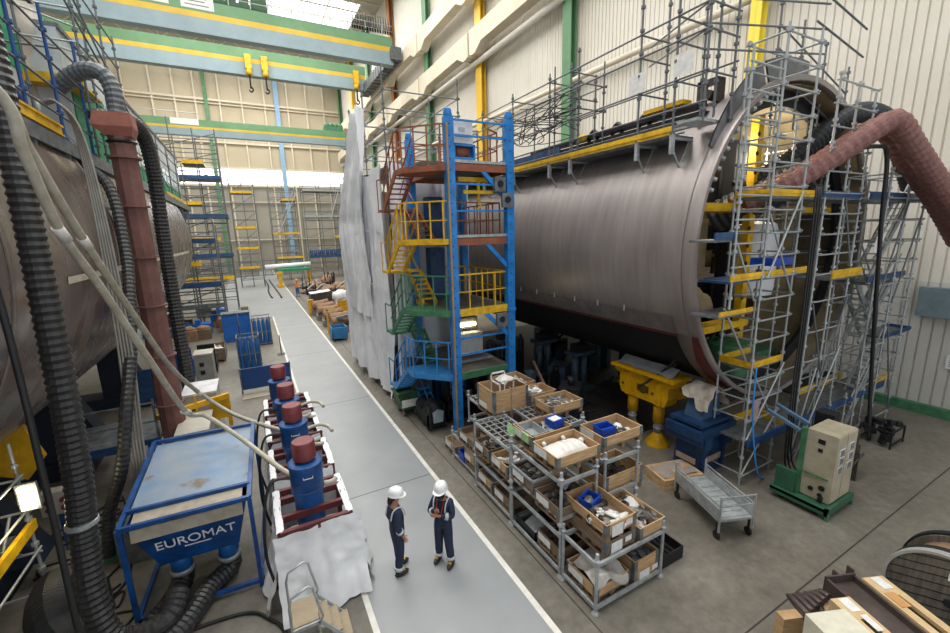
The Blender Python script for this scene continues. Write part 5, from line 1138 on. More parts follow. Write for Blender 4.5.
# big bag frames
bagm = mat('bag_fabric', '#e9eaea', .7, 0, '#d5d6d6', 1.6, bump=.6)
def bagframe(y0, y1, label, h=1.5, x0=-.1, x1=1.05, drape_=False):
    t = thing('bag_frame', label, 'frame', ((x0+x1)/2,(y0+y1)/2,0), group='bag frames along the aisle')
    q = MB()
    for x in (x0,x1):
        for y in (y0,y1): q.bar((x,y,0),(x,y,h),.08)
        q.bar((x,y0,h),(x,y1,h),.09,.1)
    for y in (y0,(y0*.45+y1*.55)-.28,(y0*.45+y1*.55)+.28,y1): q.bar((x0,y,h),(x1,y,h),.08,.12)
    q.bar((x0,y0,.1),(x1,y0,.1),.08).bar((x0,y1,.1),(x1,y1,.1),.08); q.build('steel_frame', redst, t)
    q = MB()
    fl_ = .26 if drape_ else .06
    def side(a, b, n_, s):
        a, b = V(a), V(b)
        q.sheet(lambda u,v: a+(b-a)*u+V(n_)*(.05+fl_*(v*v)+.14*abs(noise.noise(V((u*4+s,v*1.4,s))))*(.3+v))+V((0,0,h+.02-(h-.05)*v)), 36, 30, .03, 3, s)
    side((x0-(.12 if drape_ else 0),y0,0),(x1+(.2 if drape_ else 0),y0,0),(0,-1,0),1); side((x1,y0,0),(x1,y1,0),(1,0,0),2); side((x1,y1,0),(x0,y1,0),(0,1,0),3); side((x0,y1,0),(x0,y0,0),(-1,0,0),4)
    q.sheet(lambda u,v:(x0+.05+(x1-x0-.1)*u, y0+.05+(y1-y0-.1)*v, h-.75-.35*sn(PI*u)*sn(PI*v)),12,12,.06,2,5)
    q.build('bag', bagm, t)
    for x in (x0,x1): MB().sheet(lambda u,v:(x-.06+.12*v, y0+(y1-y0)*u, h+.055+.02*sn(v*PI)+.01*sn(u*20)),16,3,.02,3).build('bag_hem', bagm, t)
bagframe(6.95, 8.25, 'dark red bag frame beside the stepladder with white fabric draped to the floor', drape_=True)
bagframe(8.75, 10.05, 'second dark red bag frame with the second vacuum unit standing over it')
bagframe(10.5, 11.8, 'third dark red bag frame behind the second along the aisle')
bagframe(12.2, 13.5, 'fourth dark red bag frame before the blue panel')
def vacuum(x, y, label, group='vacuum units'):
    t = thing('vacuum_unit', label, 'vacuum', (x,y,1.45))
    MB().lathe([(0,-.05),(.24,-.05),(.25,-.02),(.25,.62),(.0,.62)],(x,y,1.2),28).build('dust_bin', mat('bin_blue_worn','#15599c',.42,0,'#0d4079',3,col3='#b9bcb6',scale3=2.2,amt3=.32), t)
    MB().lathe([(.25,.62),(.29,.63),(.29,.67),(.28,.68),(.285,.7),(.285,1.12),(.3,1.13),(.3,1.17),(.26,1.19),(0,1.2)],(x,y,1.2),28).build('filter_housing', blud, t)
    MB().lathe([(.13,1.18),(.13,1.25),(.2,1.25),(.2,1.56),(.185,1.58),(0,1.58)],(x,y,1.2),24).build('motor_cap', redcap, t)
    MB().tube([(x-.08,y-.28,1.2+1.0),(x-.08,y-.32,1.2+.98),(x+.08,y-.32,1.2+.98),(x+.08,y-.28,1.2+1.0)],.012,6).build('latch_handle', galv, t)
    MB().tube([(x+.2,y,1.85),(x+.4,y-.02,1.83),(x+.52,y,1.87)],.045,8,4).build('inlet_pipe', whost, t)
vacuum(.45, 7.62, 'blue vacuum unit with dark red cap and peeling paint over the first bag frame')
vacuum(.42, 9.5, 'second blue vacuum unit with dark red cap counting from the stepladder')
vacuum(.40, 11.0, 'third blue vacuum unit with dark red cap counting from the stepladder')
vacuum(.33, 12.75, 'last blue vacuum unit with dark red cap beside the blue panel')
for i,(x,y) in enumerate(((.1,7.5),(.08,9.4),(.05,10.9))):
    o = MB().tube([(x+.1,y-.05,2.2),(x-.25,y-.15,2.25),(x-.42,y-.2,1.6),(x-.45,y-.25,.9),(x-.35,y-.3,.3)],.025,8,8); tag(o.build('power_cable', rub), ['black cable looping from the first vacuum unit','black cable looping from the second vacuum unit','black cable looping from the third vacuum unit'][i], 'cable')
for i,(x,y) in enumerate(((1.0,11.9),(.95,10.2))):
    o = MB().tube([(x-.1+.45*cs(a),y+.5*sn(a),1.62+.05*sn(2*a)) for a in [k*PI/8 for k in range(0,14)]],.045,8,3); tag(o.build('hose_coil', whost), ['grey hose coil on the edge of the third bag frame','grey hose coil beside the third vacuum unit'][i], 'hose')
# step ladder
t = thing('stepladder', 'small aluminium mobile step ladder with four treads and hoop handrails', 'stepladder', (.3,6.1,0))
trd = mat('tread_wood','#a89a80',.7,0,'#8d7f66',14,(1,12,1),.1)
MB().bb(-.08,.28,5.82,6.32,.68,.72).build('platform', trd, t)
for k in range(3): MB().bb(.3+.15*k,.45+.15*k,5.82,6.32,.5-.17*k,.53-.17*k).build('tread', trd, t)
for y in (5.8, 6.34):
    MB().tube([(-.1,y,0),(-.1,y,1.1),(-.06,y,1.25),(.18,y,1.35),(.24,y,1.3),(.34,y,.75),(.3,y,.68)],.018,8,1).build('handrail', galv, t)
    MB().bar((.28,y,.7),(.75,y,.05),.03,.05).bar((-.1,y,.68),(.28,y,.68),.03,.05).bar((.28,y,.0),(.28,y,.7),.03).build('side_frame', galv, t)
# cabinets beyond hopper
for i,(x0,x1,y0,y1,h,m,lab) in enumerate(((-2.2,-1.35,13.9,15.1,1.95,greybox,'white topped grey machine housing behind the blue hopper by the red chute'),(-2.15,-1.45,11.9,13.3,1.6,mat('box_greyblue','#8c979c',.5),'grey blue cabinet just behind the blue hopper'),(-1.6,-.9,11.2,12.0,1.25,mat('box_beige','#a79c88',.6),'low beige topped cabinet behind the aisle side corner of the blue hopper'),(-2.35,-1.75,18.6,19.4,2.0,mat('cab_grey','#8f8f88',.55),'tall grey electrical cabinet on the floor beyond the red chute'))):
    t = thing('equipment_cabinet', lab, 'cabinet', ((x0+x1)/2,(y0+y1)/2,0))
    MB().bb(x0,x1,y0,y1,.1,h).bb(x0+.05,x1-.05,y0+.05,y1-.05,0,.1).build('body', m, t); MB().bb(x0-.02,x1+.02,y0-.02,y1+.02,h,h+.06).build('top_cover', [whit,greybox,beigec,greybox][i], t)
    MB().bb(x0+.15,x0+.3,y0-.015,y0,h*.62,h*.7).build('switch_panel', darkst, t); MB().bb(x0+.15,x0+.3,y0-.015,y0,h*.78,h*.86).build('switch_panel', darkst, t)
t = thing('jib_hoist', 'yellow steel lifting frame standing between hopper and cabinets', 'hoist', (-1.1,13.4,0))
MB().bb(-1.1,-1.0,13.4,13.5,0,1.95).bar((-2.7,13.2,1.75),(-1.0,13.45,1.95),.12,.14).build('frame', yeld, t); MB().bb(-1.5,-1.1,13.42,13.46,1.3,1.95).build('gusset_plate', yeld, t); MB().bar((-1.8,13.3,1.6),(-1.8,13.3,2.15),.05).build('hook_post', yeld, t)
t = thing('service_platform', 'low steel service platform with grating deck between the finished hull and the red chute', 'platform', (-3.4,13.5,0))
MB().bb(-4.6,-2.6,12.8,14.5,1.3,1.36).bb(-3.0,-2.3,11.0,12.7,.75,.8).build('deck', galvd, t); MB().bb(-4.6,-2.6,12.75,12.8,1.15,1.36).build('edge_beam', navyb, t)
for x in (-4.55,-2.65):
    for y in (12.85,14.4): MB().bar((x,y,0),(x,y,2.4),.05).build('leg', galvd, t)
for z in (1.8,2.3): MB().bar((-4.55,12.85,z),(-2.65,12.85,z),.035).build('guard_rail', galvd, t)
flight(t, (-2.9,12.7,1.2), (-2.7,11.0,.1), .6, galvd, 5, 'stair_flight', (1,0,0))
o = MB().bb(-3.4,-2.6,10.0,10.7,0,.45).bb(-3.35,-2.65,10.05,10.65,.45,.5); tag(o.build('green_case', grn), 'small green case on the floor behind the big ribbed hose', 'case')
o = MB().bb(-3.0,-2.45,9.7,10.5,0,.8); tag(o.build('grey_duct_box', galvd), 'grey sheet metal box beside the frame of the blue hopper', 'box')
# control box and lamp at far left
t = thing('control_box', 'grey control box with dark sockets on a post below the finished hull', 'box', (-4.1,10.9,0))
MB().bb(-4.35,-3.85,10.85,11.1,.9,1.4).build('body', greybox, t); MB().bb(-4.15,-4.05,10.95,11.05,0,.9).build('post', navyb, t)
for x in (-4.22,-3.98):
    for z in (1.05,1.22): MB().cyl((x,10.8,z),(x,10.86,z),.055,n=12).build('socket', redcap, t)
t = thing('scaffold_tower', 'low scaffold with yellow plank and work lamp under the finished hull', 'scaffold', (-4.2,8.7,0))
grid(t, (-5.1,-3.9), (7.6,9.3), 0, 3.1, (.3,1.1,1.9,2.5)); MB().bb(-5.3,-4.1,7.6,9.3,1.45,1.5).build('deck', galvd, t); MB().bb(-3.92,-3.85,7.5,9.4,1.5,1.68).build('toe_board', yel, t)
rod(t,'brace',(-4.1,7.6,.3),(-4.1,9.3,1.9),.022,galv); rod(t,'brace',(-4.1,9.3,1.1),(-4.1,7.6,2.5),.022,galv)
t = thing('work_lamp', 'glowing rectangular work lamp tied to the low scaffold', 'lamp', (-3.7,9.0,2.3))
MB().bb(-3.78,-3.6,8.9,8.94,2.1,2.5).build('lamp_glass', lampg, t); MB().bb(-3.82,-3.56,8.94,9.0,2.06,2.54).build('housing', galvd, t)
l = bpy.data.lights.new('lamp_light','POINT'); l.energy = 25; l.color = (1,.85,.55); l.shadow_soft_size = .2; lo_ = bpy.data.objects.new('lamp_light', l); C.objects.link(lo_); lo_.location = (-3.6,8.7,2.3)
o = MB().prism([(-4.9,10.6,2.2),(-4.3,10.6,1.9),(-4.0,10.6,2.3),(-4.2,10.6,3.0),(-4.9,10.6,3.1)],(0,.12,0)).cyl((-4.45,10.58,2.5),(-4.45,10.6,2.5),.1,n=12); tag(o.build('lifting_plate', yeld), 'yellow steel lifting plate with hole below the finished hull', 'plate')
rg2 = random.Random(5)
for i in range(22):
    x, y = rg2.uniform(-4.2,-2.5), rg2.uniform(6.9,12.2)
    o = MB().tube([(x+rg2.uniform(-.7,.7),y+rg2.uniform(-.9,.9),.025) for _ in range(5)],.02,6,6); tag(o.build('floor_cable', rub), 'thin black cable snaking over the dark floor behind the blue hopper', 'cable', 'cables on the floor behind the hopper')
o = MB().tube([(-2.6,7.4,.03),(-.9,7.3,.03),(-.4,6.9,.03),(-.2,6.5,.03),(.0,5.6,.03)],.03,6,8); tag(o.build('floor_cable', rub), 'black cable running from the blue hopper to the stepladder', 'cable')
# gas bottle racks, blue panels, crates further back
t = thing('welding_screen', 'dark blue rectangular welding screen standing behind the last vacuum unit', 'screen', (0,19.2,0))
MB().bb(-.95,1.0,19.15,19.2,.15,1.05).build('panel', mat('screen_blue','#123f7c',.5), t); MB().bb(-.95,-.9,19.1,19.25,0,1.1).build('leg', galvd, t); MB().bb(.95,1.0,19.1,19.25,0,1.1).build('leg', galvd, t)
MB().bb(-.9,.95,18.3,18.8,0,.03).build('floor_plate', mat('plate_tan','#a39a85',.7), t)
def cylrack(x, y, nx, ny, label, group):
    t = thing('cylinder_rack', label, 'rack', (x,y,0)); w, d = nx*.24, ny*.24
    q = MB()
    for a in (x,x+w):
        for b in (y,y+d): q.bar((a,b,0),(a,b,1.7),.05)
    for z in (.1,.8,1.65): q.bar((x,y,z),(x+w,y,z),.04).bar((x,y+d,z),(x+w,y+d,z),.04).bar((x,y,z),(x,y+d,z),.04).bar((x+w,y,z),(x+w,y+d,z),.04)
    q.bb(x,x+w,y,y+d,.05,.09); q.build('frame', galvd, t)
    for i in range(nx):
        for j in range(ny):
            o = bpy.data.objects.new('gas_cylinder', GC); C.objects.link(o); o.location = (x+.12+.24*i,y+.12+.24*j,.09)
            tag(o, group[0], 'cylinder', group[1])
q = MB().lathe([(0,0),(.105,0),(.105,1.15),(.08,1.25),(.04,1.32),(.04,1.45),(0,1.45)],(0,0,0),12); _o = q.build('x', mat('bottle_blue','#1c5f9e',.4,0,'#12467c',3)); GC = _o.data; bpy.data.objects.remove(_o)
cylrack(-1.05,22.6,4,4,'grey frame rack of blue gas cylinders just behind the blue screen',('blue gas cylinder in the rack just behind the blue screen','cylinders in the nearer rack'))
MB().bb(-1.05,-.1,23.5,23.56,1.5,1.75).build('x', galvd)
bpy.data.objects.remove(C.objects['x'])
cylrack(-.35,27.6,4,5,'farther grey frame rack of blue gas cylinders by the aisle line',('blue gas cylinder in the farther rack by the aisle line','cylinders in the farther rack'))
for i,(x0,x1) in enumerate(((-2.0,-1.15),(-1.1,-.45))):
    t = thing('blue_container', ['wider bright blue container beside the farther cylinder rack','narrower bright blue container touching the farther cylinder rack'][i], 'container', (x0,30,0)); MB().bb(x0,x1,29.6,30.4,0,1.75).build('body', mat('cont_blue','#1f66b8',.5), t); MB().bb(x0-.03,x1+.03,29.55,30.45,1.75,1.82).build('lid', galvd, t)
z = crate(-2.95,-1.75,25.0,26.5,.75,3,'open brown wooden crate on the floor before the blue containers', woodd); fill(-2.8,-1.9,25.2,26.3,z+.3,6,[plast,castm],'pale part in the open brown crate before the blue containers','parts in open brown floor crate',(3,4),1.8)
t = thing('barrier_post', 'slim dark floor post with flat base by the aisle line near the blue screen', 'post', (.92,24.8,0)); MB().cyl((.92,24.8,0),(.92,24.8,1.1),.025,n=8).build('pole', castd, t); MB().bb(.72,1.12,24.6,25.0,0,.03).build('base', castd, t)
rg3 = random.Random(9)
for i in range(26):
    x, y = rg3.uniform(-7.5,-1.2), rg3.uniform(31,41); s = rg3.uniform(.5,1.3); k = i % 4
    o = MB().bb(x,x+s,y,y+s,.0,s*.8)
    if k == 0: o.bb(x+.1*s,x+.4*s,y,y+s*.5,s*.8,s*1.1)
    if k == 1: o.ball((x+s/2,y+s/2,s*.85),s*.5,s*.4,s*.25,8,.3,i)
    if k == 2: o.bb(x-.05,x+s+.05,y-.05,y+s+.05,s*.8,s*.86)
    tag(o.build(['storage_box','covered_pallet','lidded_box','goods_crate'][k], [mat('cont_blue','#1f66b8'),carton,galvd,woodd][k]), ['blue stored box','brown covered pallet of goods','grey lidded box','wooden goods crate'][k]+' in the cluttered store below the many level scaffold', 'box', ['blue boxes','covered pallets','grey boxes','goods crates'][k]+' in the cluttered store')
for i, (x,y) in enumerate(((-3.6,22.5),(-2.7,22.9),(-4.6,19.6))):
    o = MB().bb(x,x+.7,y,y+.8,.15,.9).bb(x,x+.7,y,y+.1,.9,1.5).cyl((x+.1,y+.2,.1),(x+.6,y+.2,.1),.1,n=10); tag(o.build('welding_machine', [blud,darkst,navyb][i]), ['bright blue welding machine beyond the hanging hose','black welding machine beside the blue one beyond the hose','dark blue welding machine beside the finished hull end'][i], 'machine')

# ================================================================= FAR END
def farscaf(label, xs, ys, z1, lv, decks_, m=galvd, loc=None):
    t = thing('scaffold_tower', label, 'scaffold', (xs[0],ys[0],0))
    for x in xs:
        for y in ys: rod(t,'standard',(x,y,0),(x,y,z1+rg3.uniform(-1,1)),.05,m)
    for z in lv:
        for y in ys: rod(t,'ledger',(xs[0],y,z),(xs[-1],y,z),.04,m)
    for z, x0, x1, mm in decks_:
        MB().bb(x0,x1,ys[0]-.1,ys[-1],z-.08,z+.0).build('deck', m, t); MB().bb(x0,x1,ys[0]-.18,ys[0]-.1,z-.05,z+.25).build('toe_board', mm, t)
    for k in range(len(lv)//2): rod(t,'brace',(xs[0],ys[0]-.1,lv[2*k]),(xs[-1],ys[0]-.1,lv[2*k]+2),.04,m)
    return t
farscaf('low scaffold racking with blue and yellow decks behind the farther cylinder rack', (-6.8,-5.2,-3.6,-2.0), (35,37), 7.5, fr(1,7,.8), [(1.6,-6.8,-2,galvd),(3.1,-6.8,-2,navyb),(4.6,-6.8,-3,yel),(6.2,-6.4,-2,navyb)])
farscaf('large many level scaffold beyond the end of the finished hull', (-7.8,-6.2,-4.6,-3.0,-1.4), (43,45), 15.5, fr(1,15,.75), [(2.9,-6,-1.4,yel),(4.9,-6.4,-1.2,navyb),(6.3,-4.6,-2,yel),(8.2,-7.8,-1.2,navyb),(9.3,-5,-3,yel),(11.4,-6,-1.4,navyb),(12.6,-4,-2.5,yel)])
farscaf('narrow scaffold tower with yellow boards before the green wall column', (-1.3,.1,1.4), (62,64), 14.5, fr(1,14,1.1), [(2.5,-1.3,1,yel),(5,-1.3,1.2,yel),(7.6,-1.2,1.2,yel),(12,-1.2,1.2,yel)])
TS = farscaf('scaffold tower with white stair before the back wall', (3.4,5.2,7), (68,71), 13.5, fr(1,13,1), [(3.3,3.6,7.2,yel),(6.8,3.4,7,yel),(11.6,5,7,yel)])
TR = farscaf('wide far scaffold with blue decks and yellow ends before the back wall', (8,10.3,12.6,14), (68,71), 15, fr(1,14,1.3), [(3.2,8,14.2,navyb),(9.2,8,13.8,galv),(13,8,13.6,galv),(6.2,12,14,yel)])
for i,(p0,p1) in enumerate((((4.2,67.5,7),(7.2,67.5,13)),((11.6,67.5,9),(13,67.5,13)))):
    MB().bar(p0,p1,.3,.12).bar(V(p0)+V((0,0,1)),V(p1)+V((0,0,1)),.08).build('stair_flight', galv, (TS,TR)[i])
t = thing('boundary_fence', 'grey mesh fence across the hall in front of the back wall', 'fence', (4,79,0)); q = MB()
for k in range(17): q.bb(-8+k*1,-7.93+k*1,79,79.07,0,2.6)
q.bb(-8,8,79,79.05,2.5,2.6).bb(-8,8,79,79.05,1.2,1.3).bb(-8,8,79,79.05,.1,.2); q.build('mesh_panel', galvd, t)
o = MB().bb(2.8,3.5,58.8,59.6,0,.35).bb(2.95,3.35,59,59.4,.35,1.9).bb(2.8,3.5,58.9,59.6,1.7,2.0); tag(o.build('yellow_stand', yeld), 'yellow support column beside the two dark floor cables of the aisle', 'stand')
o = MB().bb(6.6,7.2,60.8,61.4,0,.35).bb(6.7,7.1,60.9,61.3,.35,1.9); tag(o.build('yellow_stand', yeld), 'yellow support column behind the far worker', 'stand')
o = MB().cyl((1.6,61,2.6),(7.2,61,2.75),.28,n=14); tag(o.build('wrapped_tube', tarp), 'long white wrapped tube on the far yellow columns', 'tube')
o = MB().bb(3,7,59.5,61.2,2.0,2.3); tag(o.build('green_girder', tank), 'green girder under the far white tube', 'girder')
for i in range(9):
    x, y = 8.4+i*.6, 68.5
    o = MB().cyl((x,y,3.2),(x,y,4.3),.25,n=10); tag(o.build('blue_drum', blud), 'blue drum on the lower blue deck of the wide far scaffold', 'drum', 'blue drums on far scaffold')
for i in range(34):
    x, y = rg3.uniform(4.6,12), rg3.uniform(40,60); s = rg3.uniform(.4,1.3); k = i % 3
    q = MB()
    if k == 0: q.tube([(x,y,.2),(x+s,y+.3,.5+s*.4),(x+s*1.4,y,.3)],.12,6,4).bb(x,x+s,y,y+.5,0,.3)
    elif k == 1: q.bb(x,x+s,y,y+s,0,.5).bb(x,x+.1,y,y+.1,.5,1.6).bb(x+s-.1,x+s,y,y+.1,.5,1.6)
    else: q.ball((x,y,.4*s),s*.7,s*.6,s*.5,8,.4,i)
    tag(q.build(['pipe_section','stock_trestle','scrap_bundle'][k], [castm,darkst,carton][k]), ['curved pipe section','dark stock trestle','brown bundled material'][k]+' among the stock beyond the brown rolls', ['pipe','trestle','bundle'][k], ['pipe sections','trestles','bundles'][k]+' beyond the brown rolls')
# rolls and pallets beyond the white enclosure
for i in range(11):
    y = 28.5+i*.85; x = 4.3+.12*(i%3)+ (y-28)*-.03; L_ = 1.3
    o = MB().cyl((x,y,.75),(x+L_,y+.1,.72+.25*(i%2)),.3,n=12); tag(o.build('paper_roll', carton), 'brown wrapped roll stacked on the line of pallets beyond the white enclosure', 'roll', 'brown rolls beyond the white enclosure')
    o = MB().bb(x-.1,x+1.4,y-.38,y+.38,.12,.45).bb(x-.1,x+1.4,y-.38,y-.28,0,.12).bb(x-.1,x+1.4,y+.28,y+.38,0,.12); tag(o.build('loaded_pallet', [castm,woodd,castd][i%3]), 'low loaded pallet under the brown rolls beyond the white enclosure', 'pallet', 'pallets beyond the white enclosure')
o = MB().sheet(lambda u,v:(4.3+1.7*u,38.5+1.6*v,1.42+.2*u),8,8,.08,2); tag(o.build('white_sheet', tarp), 'white plastic sheet over pallets at the far end of the roll line', 'sheet')
o = MB().bb(4.3,6,38.5,40.2,0,1.4); tag(o.build('covered_pallet', castd), 'dark covered pallet below the white sheet', 'pallet')
for i in range(4):
    o = MB().ball((6.2+.7*i,35.5,1.5),.55,.6,.5,10,.4,i).bb(5.8+.7*i,6.5+.7*i,35.1,35.9,0,1.2); tag(o.build('white_sack', tarp), 'white bulging sack in the row behind the yellow panel', 'sack', 'white sacks')
t = thing('yellow_barrier', 'yellow perforated panel barrier beside the brown rolls', 'barrier', (6,32,0)); MB().bb(5.4,7.2,32,32.08,.3,1.6).build('panel', yeld, t); q = MB()
for a in range(9):
    for b in range(6): q.cyl((5.5+a*.2,31.98,.45+b*.2),(5.5+a*.2,32,.45+b*.2),.03,n=6)
q.build('hole_pattern', darkst, t); MB().bb(5.4,5.46,31.9,32.2,0,1.7).bb(7.1,7.16,31.9,32.2,0,1.7).build('post', yeld, t)
o = MB().bb(3.8,4.15,36.3,36.6,0,1.2).bb(3.75,4.2,36.25,36.65,1.2,1.25); tag(o.build('yellow_bollard', yeld), 'yellow upright bollard at the aisle line beside the rolls', 'bollard')
o = MB().bb(4.05,4.15,28.6,28.7,0,1.6).bb(3.95,4.25,28.5,28.8,0,.05).bb(4.05,4.6,28.6,28.7,1.5,1.6); tag(o.build('yellow_post', yeld), 'small yellow post beside the nearer rolls', 'post')
t = thing('blue_bin', 'bright blue open metal bin beyond the white enclosure before the white enclosure', 'bin', (4.3,26.4,0))
MB().bb(3.9,3.95,25.9,27,.12,.85).bb(4.75,4.8,25.9,27,.12,.85).bb(3.9,4.8,25.9,25.95,.12,.85).bb(3.9,4.8,26.95,27,.12,.85).bb(3.9,4.8,25.9,27,.12,.17).build('body', mat('bin_blue','#2d7ab0',.5), t)
MB().bb(3.95,4.1,26,26.2,0,.12).bb(4.6,4.75,26,26.2,0,.12).bb(3.95,4.1,26.7,26.9,0,.12).bb(4.6,4.75,26.7,26.9,0,.12).build('foot', galvd, t)
o = MB().bar((4.6,28.2,1.0),(7.2,27.6,1.5),.25,.2).bar((4.6,28.6,.7),(7.2,28.2,1.1),.2,.2); tag(o.build('conveyor_arm', galvd), 'grey sloping conveyor arm behind the bright blue bin', 'arm')

# ================================================================= FOREGROUND RIGHT
t = thing('cable_reel', 'large grey wooden cable reel with dark rims beside the timber beams', 'reel', (9,1.3,0))
q = MB().cyl((8.6,1.3,.76),(8.66,1.3,.76),.72,n=40); q.build('flange', woodg, t)
q = MB()
for k in range(-5,6):
    h_ = math.sqrt(max(0,.7**2-(k*.13)**2)); q.box(0,0,0,.004,2*h_,.012,M=Matrix.Translation((8.598,1.3,.76))@Matrix.Rotation(-.35,4,'X')@Matrix.Translation((0,0,k*.13)))
q.build('board_joint', black, t)
def hoop(x, m, nm):
    q = MB(); prev = None
    for i in range(49):
        a = 2*PI*i/48; A = [q.bm.verts.new((xx,1.3+r*cs(a),.76+r*sn(a))) for xx, r in ((x-.02,.71),(x-.02,.75),(x+.1,.75),(x+.1,.71))]
        if prev:
            for k in range(4): q._f([prev[k],A[k],A[(k+1)%4],prev[(k+1)%4]])
        prev = A
    q.build(nm, m, t)
hoop(8.6, mat('rim_light','#a9a9a4',.5), 'rim_band'); hoop(8.72, black, 'rim_tyre'); hoop(9.35, black, 'rim_tyre')
MB().cyl((8.8,1.3,.76),(9.3,1.3,.76),.62,n=36).build('wound_paper', carton, t); MB().cyl((9.3,1.3,.76),(9.38,1.3,.76),.72,n=36).build('flange', woodg, t)
MB().cyl((8.57,1.3,.76),(8.6,1.3,.76),.06,n=12).build('hub_hole', black, t)
o = MB().bb(8.585,8.592,1.2,1.36,1.12,1.24); tag(o.build('tag_card', papr), 'white card scrap stapled to the reel face', 'card')
R0 = Matrix.Translation((7.95,2.12,0)) @ Matrix(((-.38,-.92,0),(-.92,.38,0),(0,0,1))).to_4x4()   # local x along the beams, y to the left
def F(x,y,z): return R0 @ V((x,y,z))
def fbox(q, x0,x1,y0,y1,z0,z1): return q.prism([F(x0,y0,z0),F(x1,y0,z0),F(x1,y1,z0),F(x0,y1,z0)],(0,0,z1-z0))
chm = mat('channel_brown','#5f534f',.5,.35,'#453b38',3)
t = thing('steel_profile', 'long dark brown steel channel with flared end lying on the timber stack', 'beam', tuple(F(1,.3,.7)))
q = MB(); fbox(q,-.1,2.2,.02,.5,.68,.72); fbox(q,-.1,2.2,.0,.04,.55,.82); fbox(q,-.1,2.2,.48,.52,.55,.82); fbox(q,-.1,-.07,.0,.52,.4,.85); fbox(q,-.2,-.1,.0,.03,.45,.9); fbox(q,-.2,-.1,.25,.28,.45,.85); q.build('channel', chm, t)
q = MB(); q.cyl(F(.95,.27,.721),F(.95,.27,.725),.075,n=16); q.build('hole', mat('hole_blue','#17518f',.5), t); MB().cyl(F(1.45,.2,.72),F(1.45,.2,.78),.05,n=14).build('boss', castm, t)
for i,(y0,y1,lab) in enumerate(((-.36,-.0,'pale plywood beam with long slot beside the cable reel'),(.52,.84,'pale plywood beam with slot beside the foam block'))):
    t = thing('plywood_plank', lab, 'beam', tuple(F(1,y0,.8))); a = .02 if i == 0 else .3; yc = (y0+y1)/2; w_ = y1-y0
    q = MB(); fbox(q,a,2.4,y0,y0+w_*.33,.8,.86); fbox(q,a,2.4,y1-w_*.33,y1,.8,.86); fbox(q,a,a+.35,y0+w_*.33,y1-w_*.33,.8,.86); fbox(q,1.75,2.4,y0+w_*.33,y1-w_*.33,.8,.86); fbox(q,a,2.4,y0,y0+.02,.62,.8); fbox(q,a,2.4,y1-.02,y1,.62,.8); q.build('board', mat('plywood','#cfb68c',.7,0,'#b99d70',4), t)
    q = MB(); fbox(q,a+.35,1.75,y0+w_*.33,y1-w_*.33,.7,.72); q.build('slot', chm, t)
    q = MB(); fbox(q,a+.02,a+.24,yc-.1,yc+.06,.862,.868); q.build('label_sheet', papr, t)
    q = MB(); fbox(q,a+.3,a+.55,yc-.02 if i==0 else yc-.1,yc+.14 if i==0 else yc,.863,.869); q.build('orange_label' if i==0 else 'label_sheet', mat('label_orange','#cf9a5e',.7) if i==0 else papr, t)
o = MB(); fbox(o,.95,1.5,.6,.72,.722,.76); tag(o.build('blue_strap', bluebox), 'blue cloth inside the slot of the plywood beam by the foam', 'strap')
o = MB(); fbox(o,.55,1.6,.88,1.5,.5,.95); tag(o.build('foam_block', mat('foam_cream','#d9d4bf',.8)), 'cream foam block lying on the timber bearers', 'block')
for i,(x0,x1,lab) in enumerate(((.1,.25,'front timber bearer under the steel channel'),(1.5,1.65,'rear timber bearer under the steel channel'))):
    o = MB(); fbox(o,x0,x1,-.4,1.5,.0,.5 if i else .52); tag(o.build('timber_bearer', wood), lab, 'bearer')
o = MB()
for k in range(6): o.tube([F(.05+.05*k,.55+.12*k,.6),F(-.1,.6+.1*k,.55),F(.3,.9+.05*k,.5)],.05,6,4)
tag(o.build('metal_offcuts', chm), 'dark brown metal offcuts beside the channel end', 'offcuts')
# ================================================================= PEOPLE
def skinned(nodes, edges, name, m, parent, root, M, sub=2):
    bm = bmesh.new(); L = bm.verts.layers.skin.verify(); vs = {}
    for k, (p, r) in nodes.items():
        v = bm.verts.new(M @ V(p)); rr = r if isinstance(r, tuple) else (r, r); v[L].radius = rr; v[L].use_root = (k == root); vs[k] = v
    for a, b in edges: bm.edges.new((vs[a], vs[b]))
    me = bpy.data.meshes.new(name); bm.to_mesh(me); bm.free(); o = bpy.data.objects.new(name, me); C.objects.link(o)
    sk = o.modifiers.new('s', 'SKIN'); sk.use_smooth_shade = True; ss = o.modifiers.new('u', 'SUBSURF'); ss.levels = sub; ss.render_levels = sub
    dg = bpy.context.evaluated_depsgraph_get(); m2 = bpy.data.meshes.new_from_object(o.evaluated_get(dg)); o.modifiers.clear(); o.data = m2; m2.materials.clear(); m2.materials.append(m)
    for p in m2.polygons: p.use_smooth = True
    attach(o, parent); return o
skinm = mat('skin_tone','#b98467',.55); navy = mat('coverall_navy','#1d2c47',.75,0,'#131e33',6,bump=.3); refl = mat('reflective','#c9cdd2',.4,0); boot = mat('boot_dark','#26221f',.6); bootY = mat('boot_patch','#c99a1a',.6); hairm = mat('hair_dark','#2a1f18',.7); helm = mat('helmet_white','#eeeeee',.3)
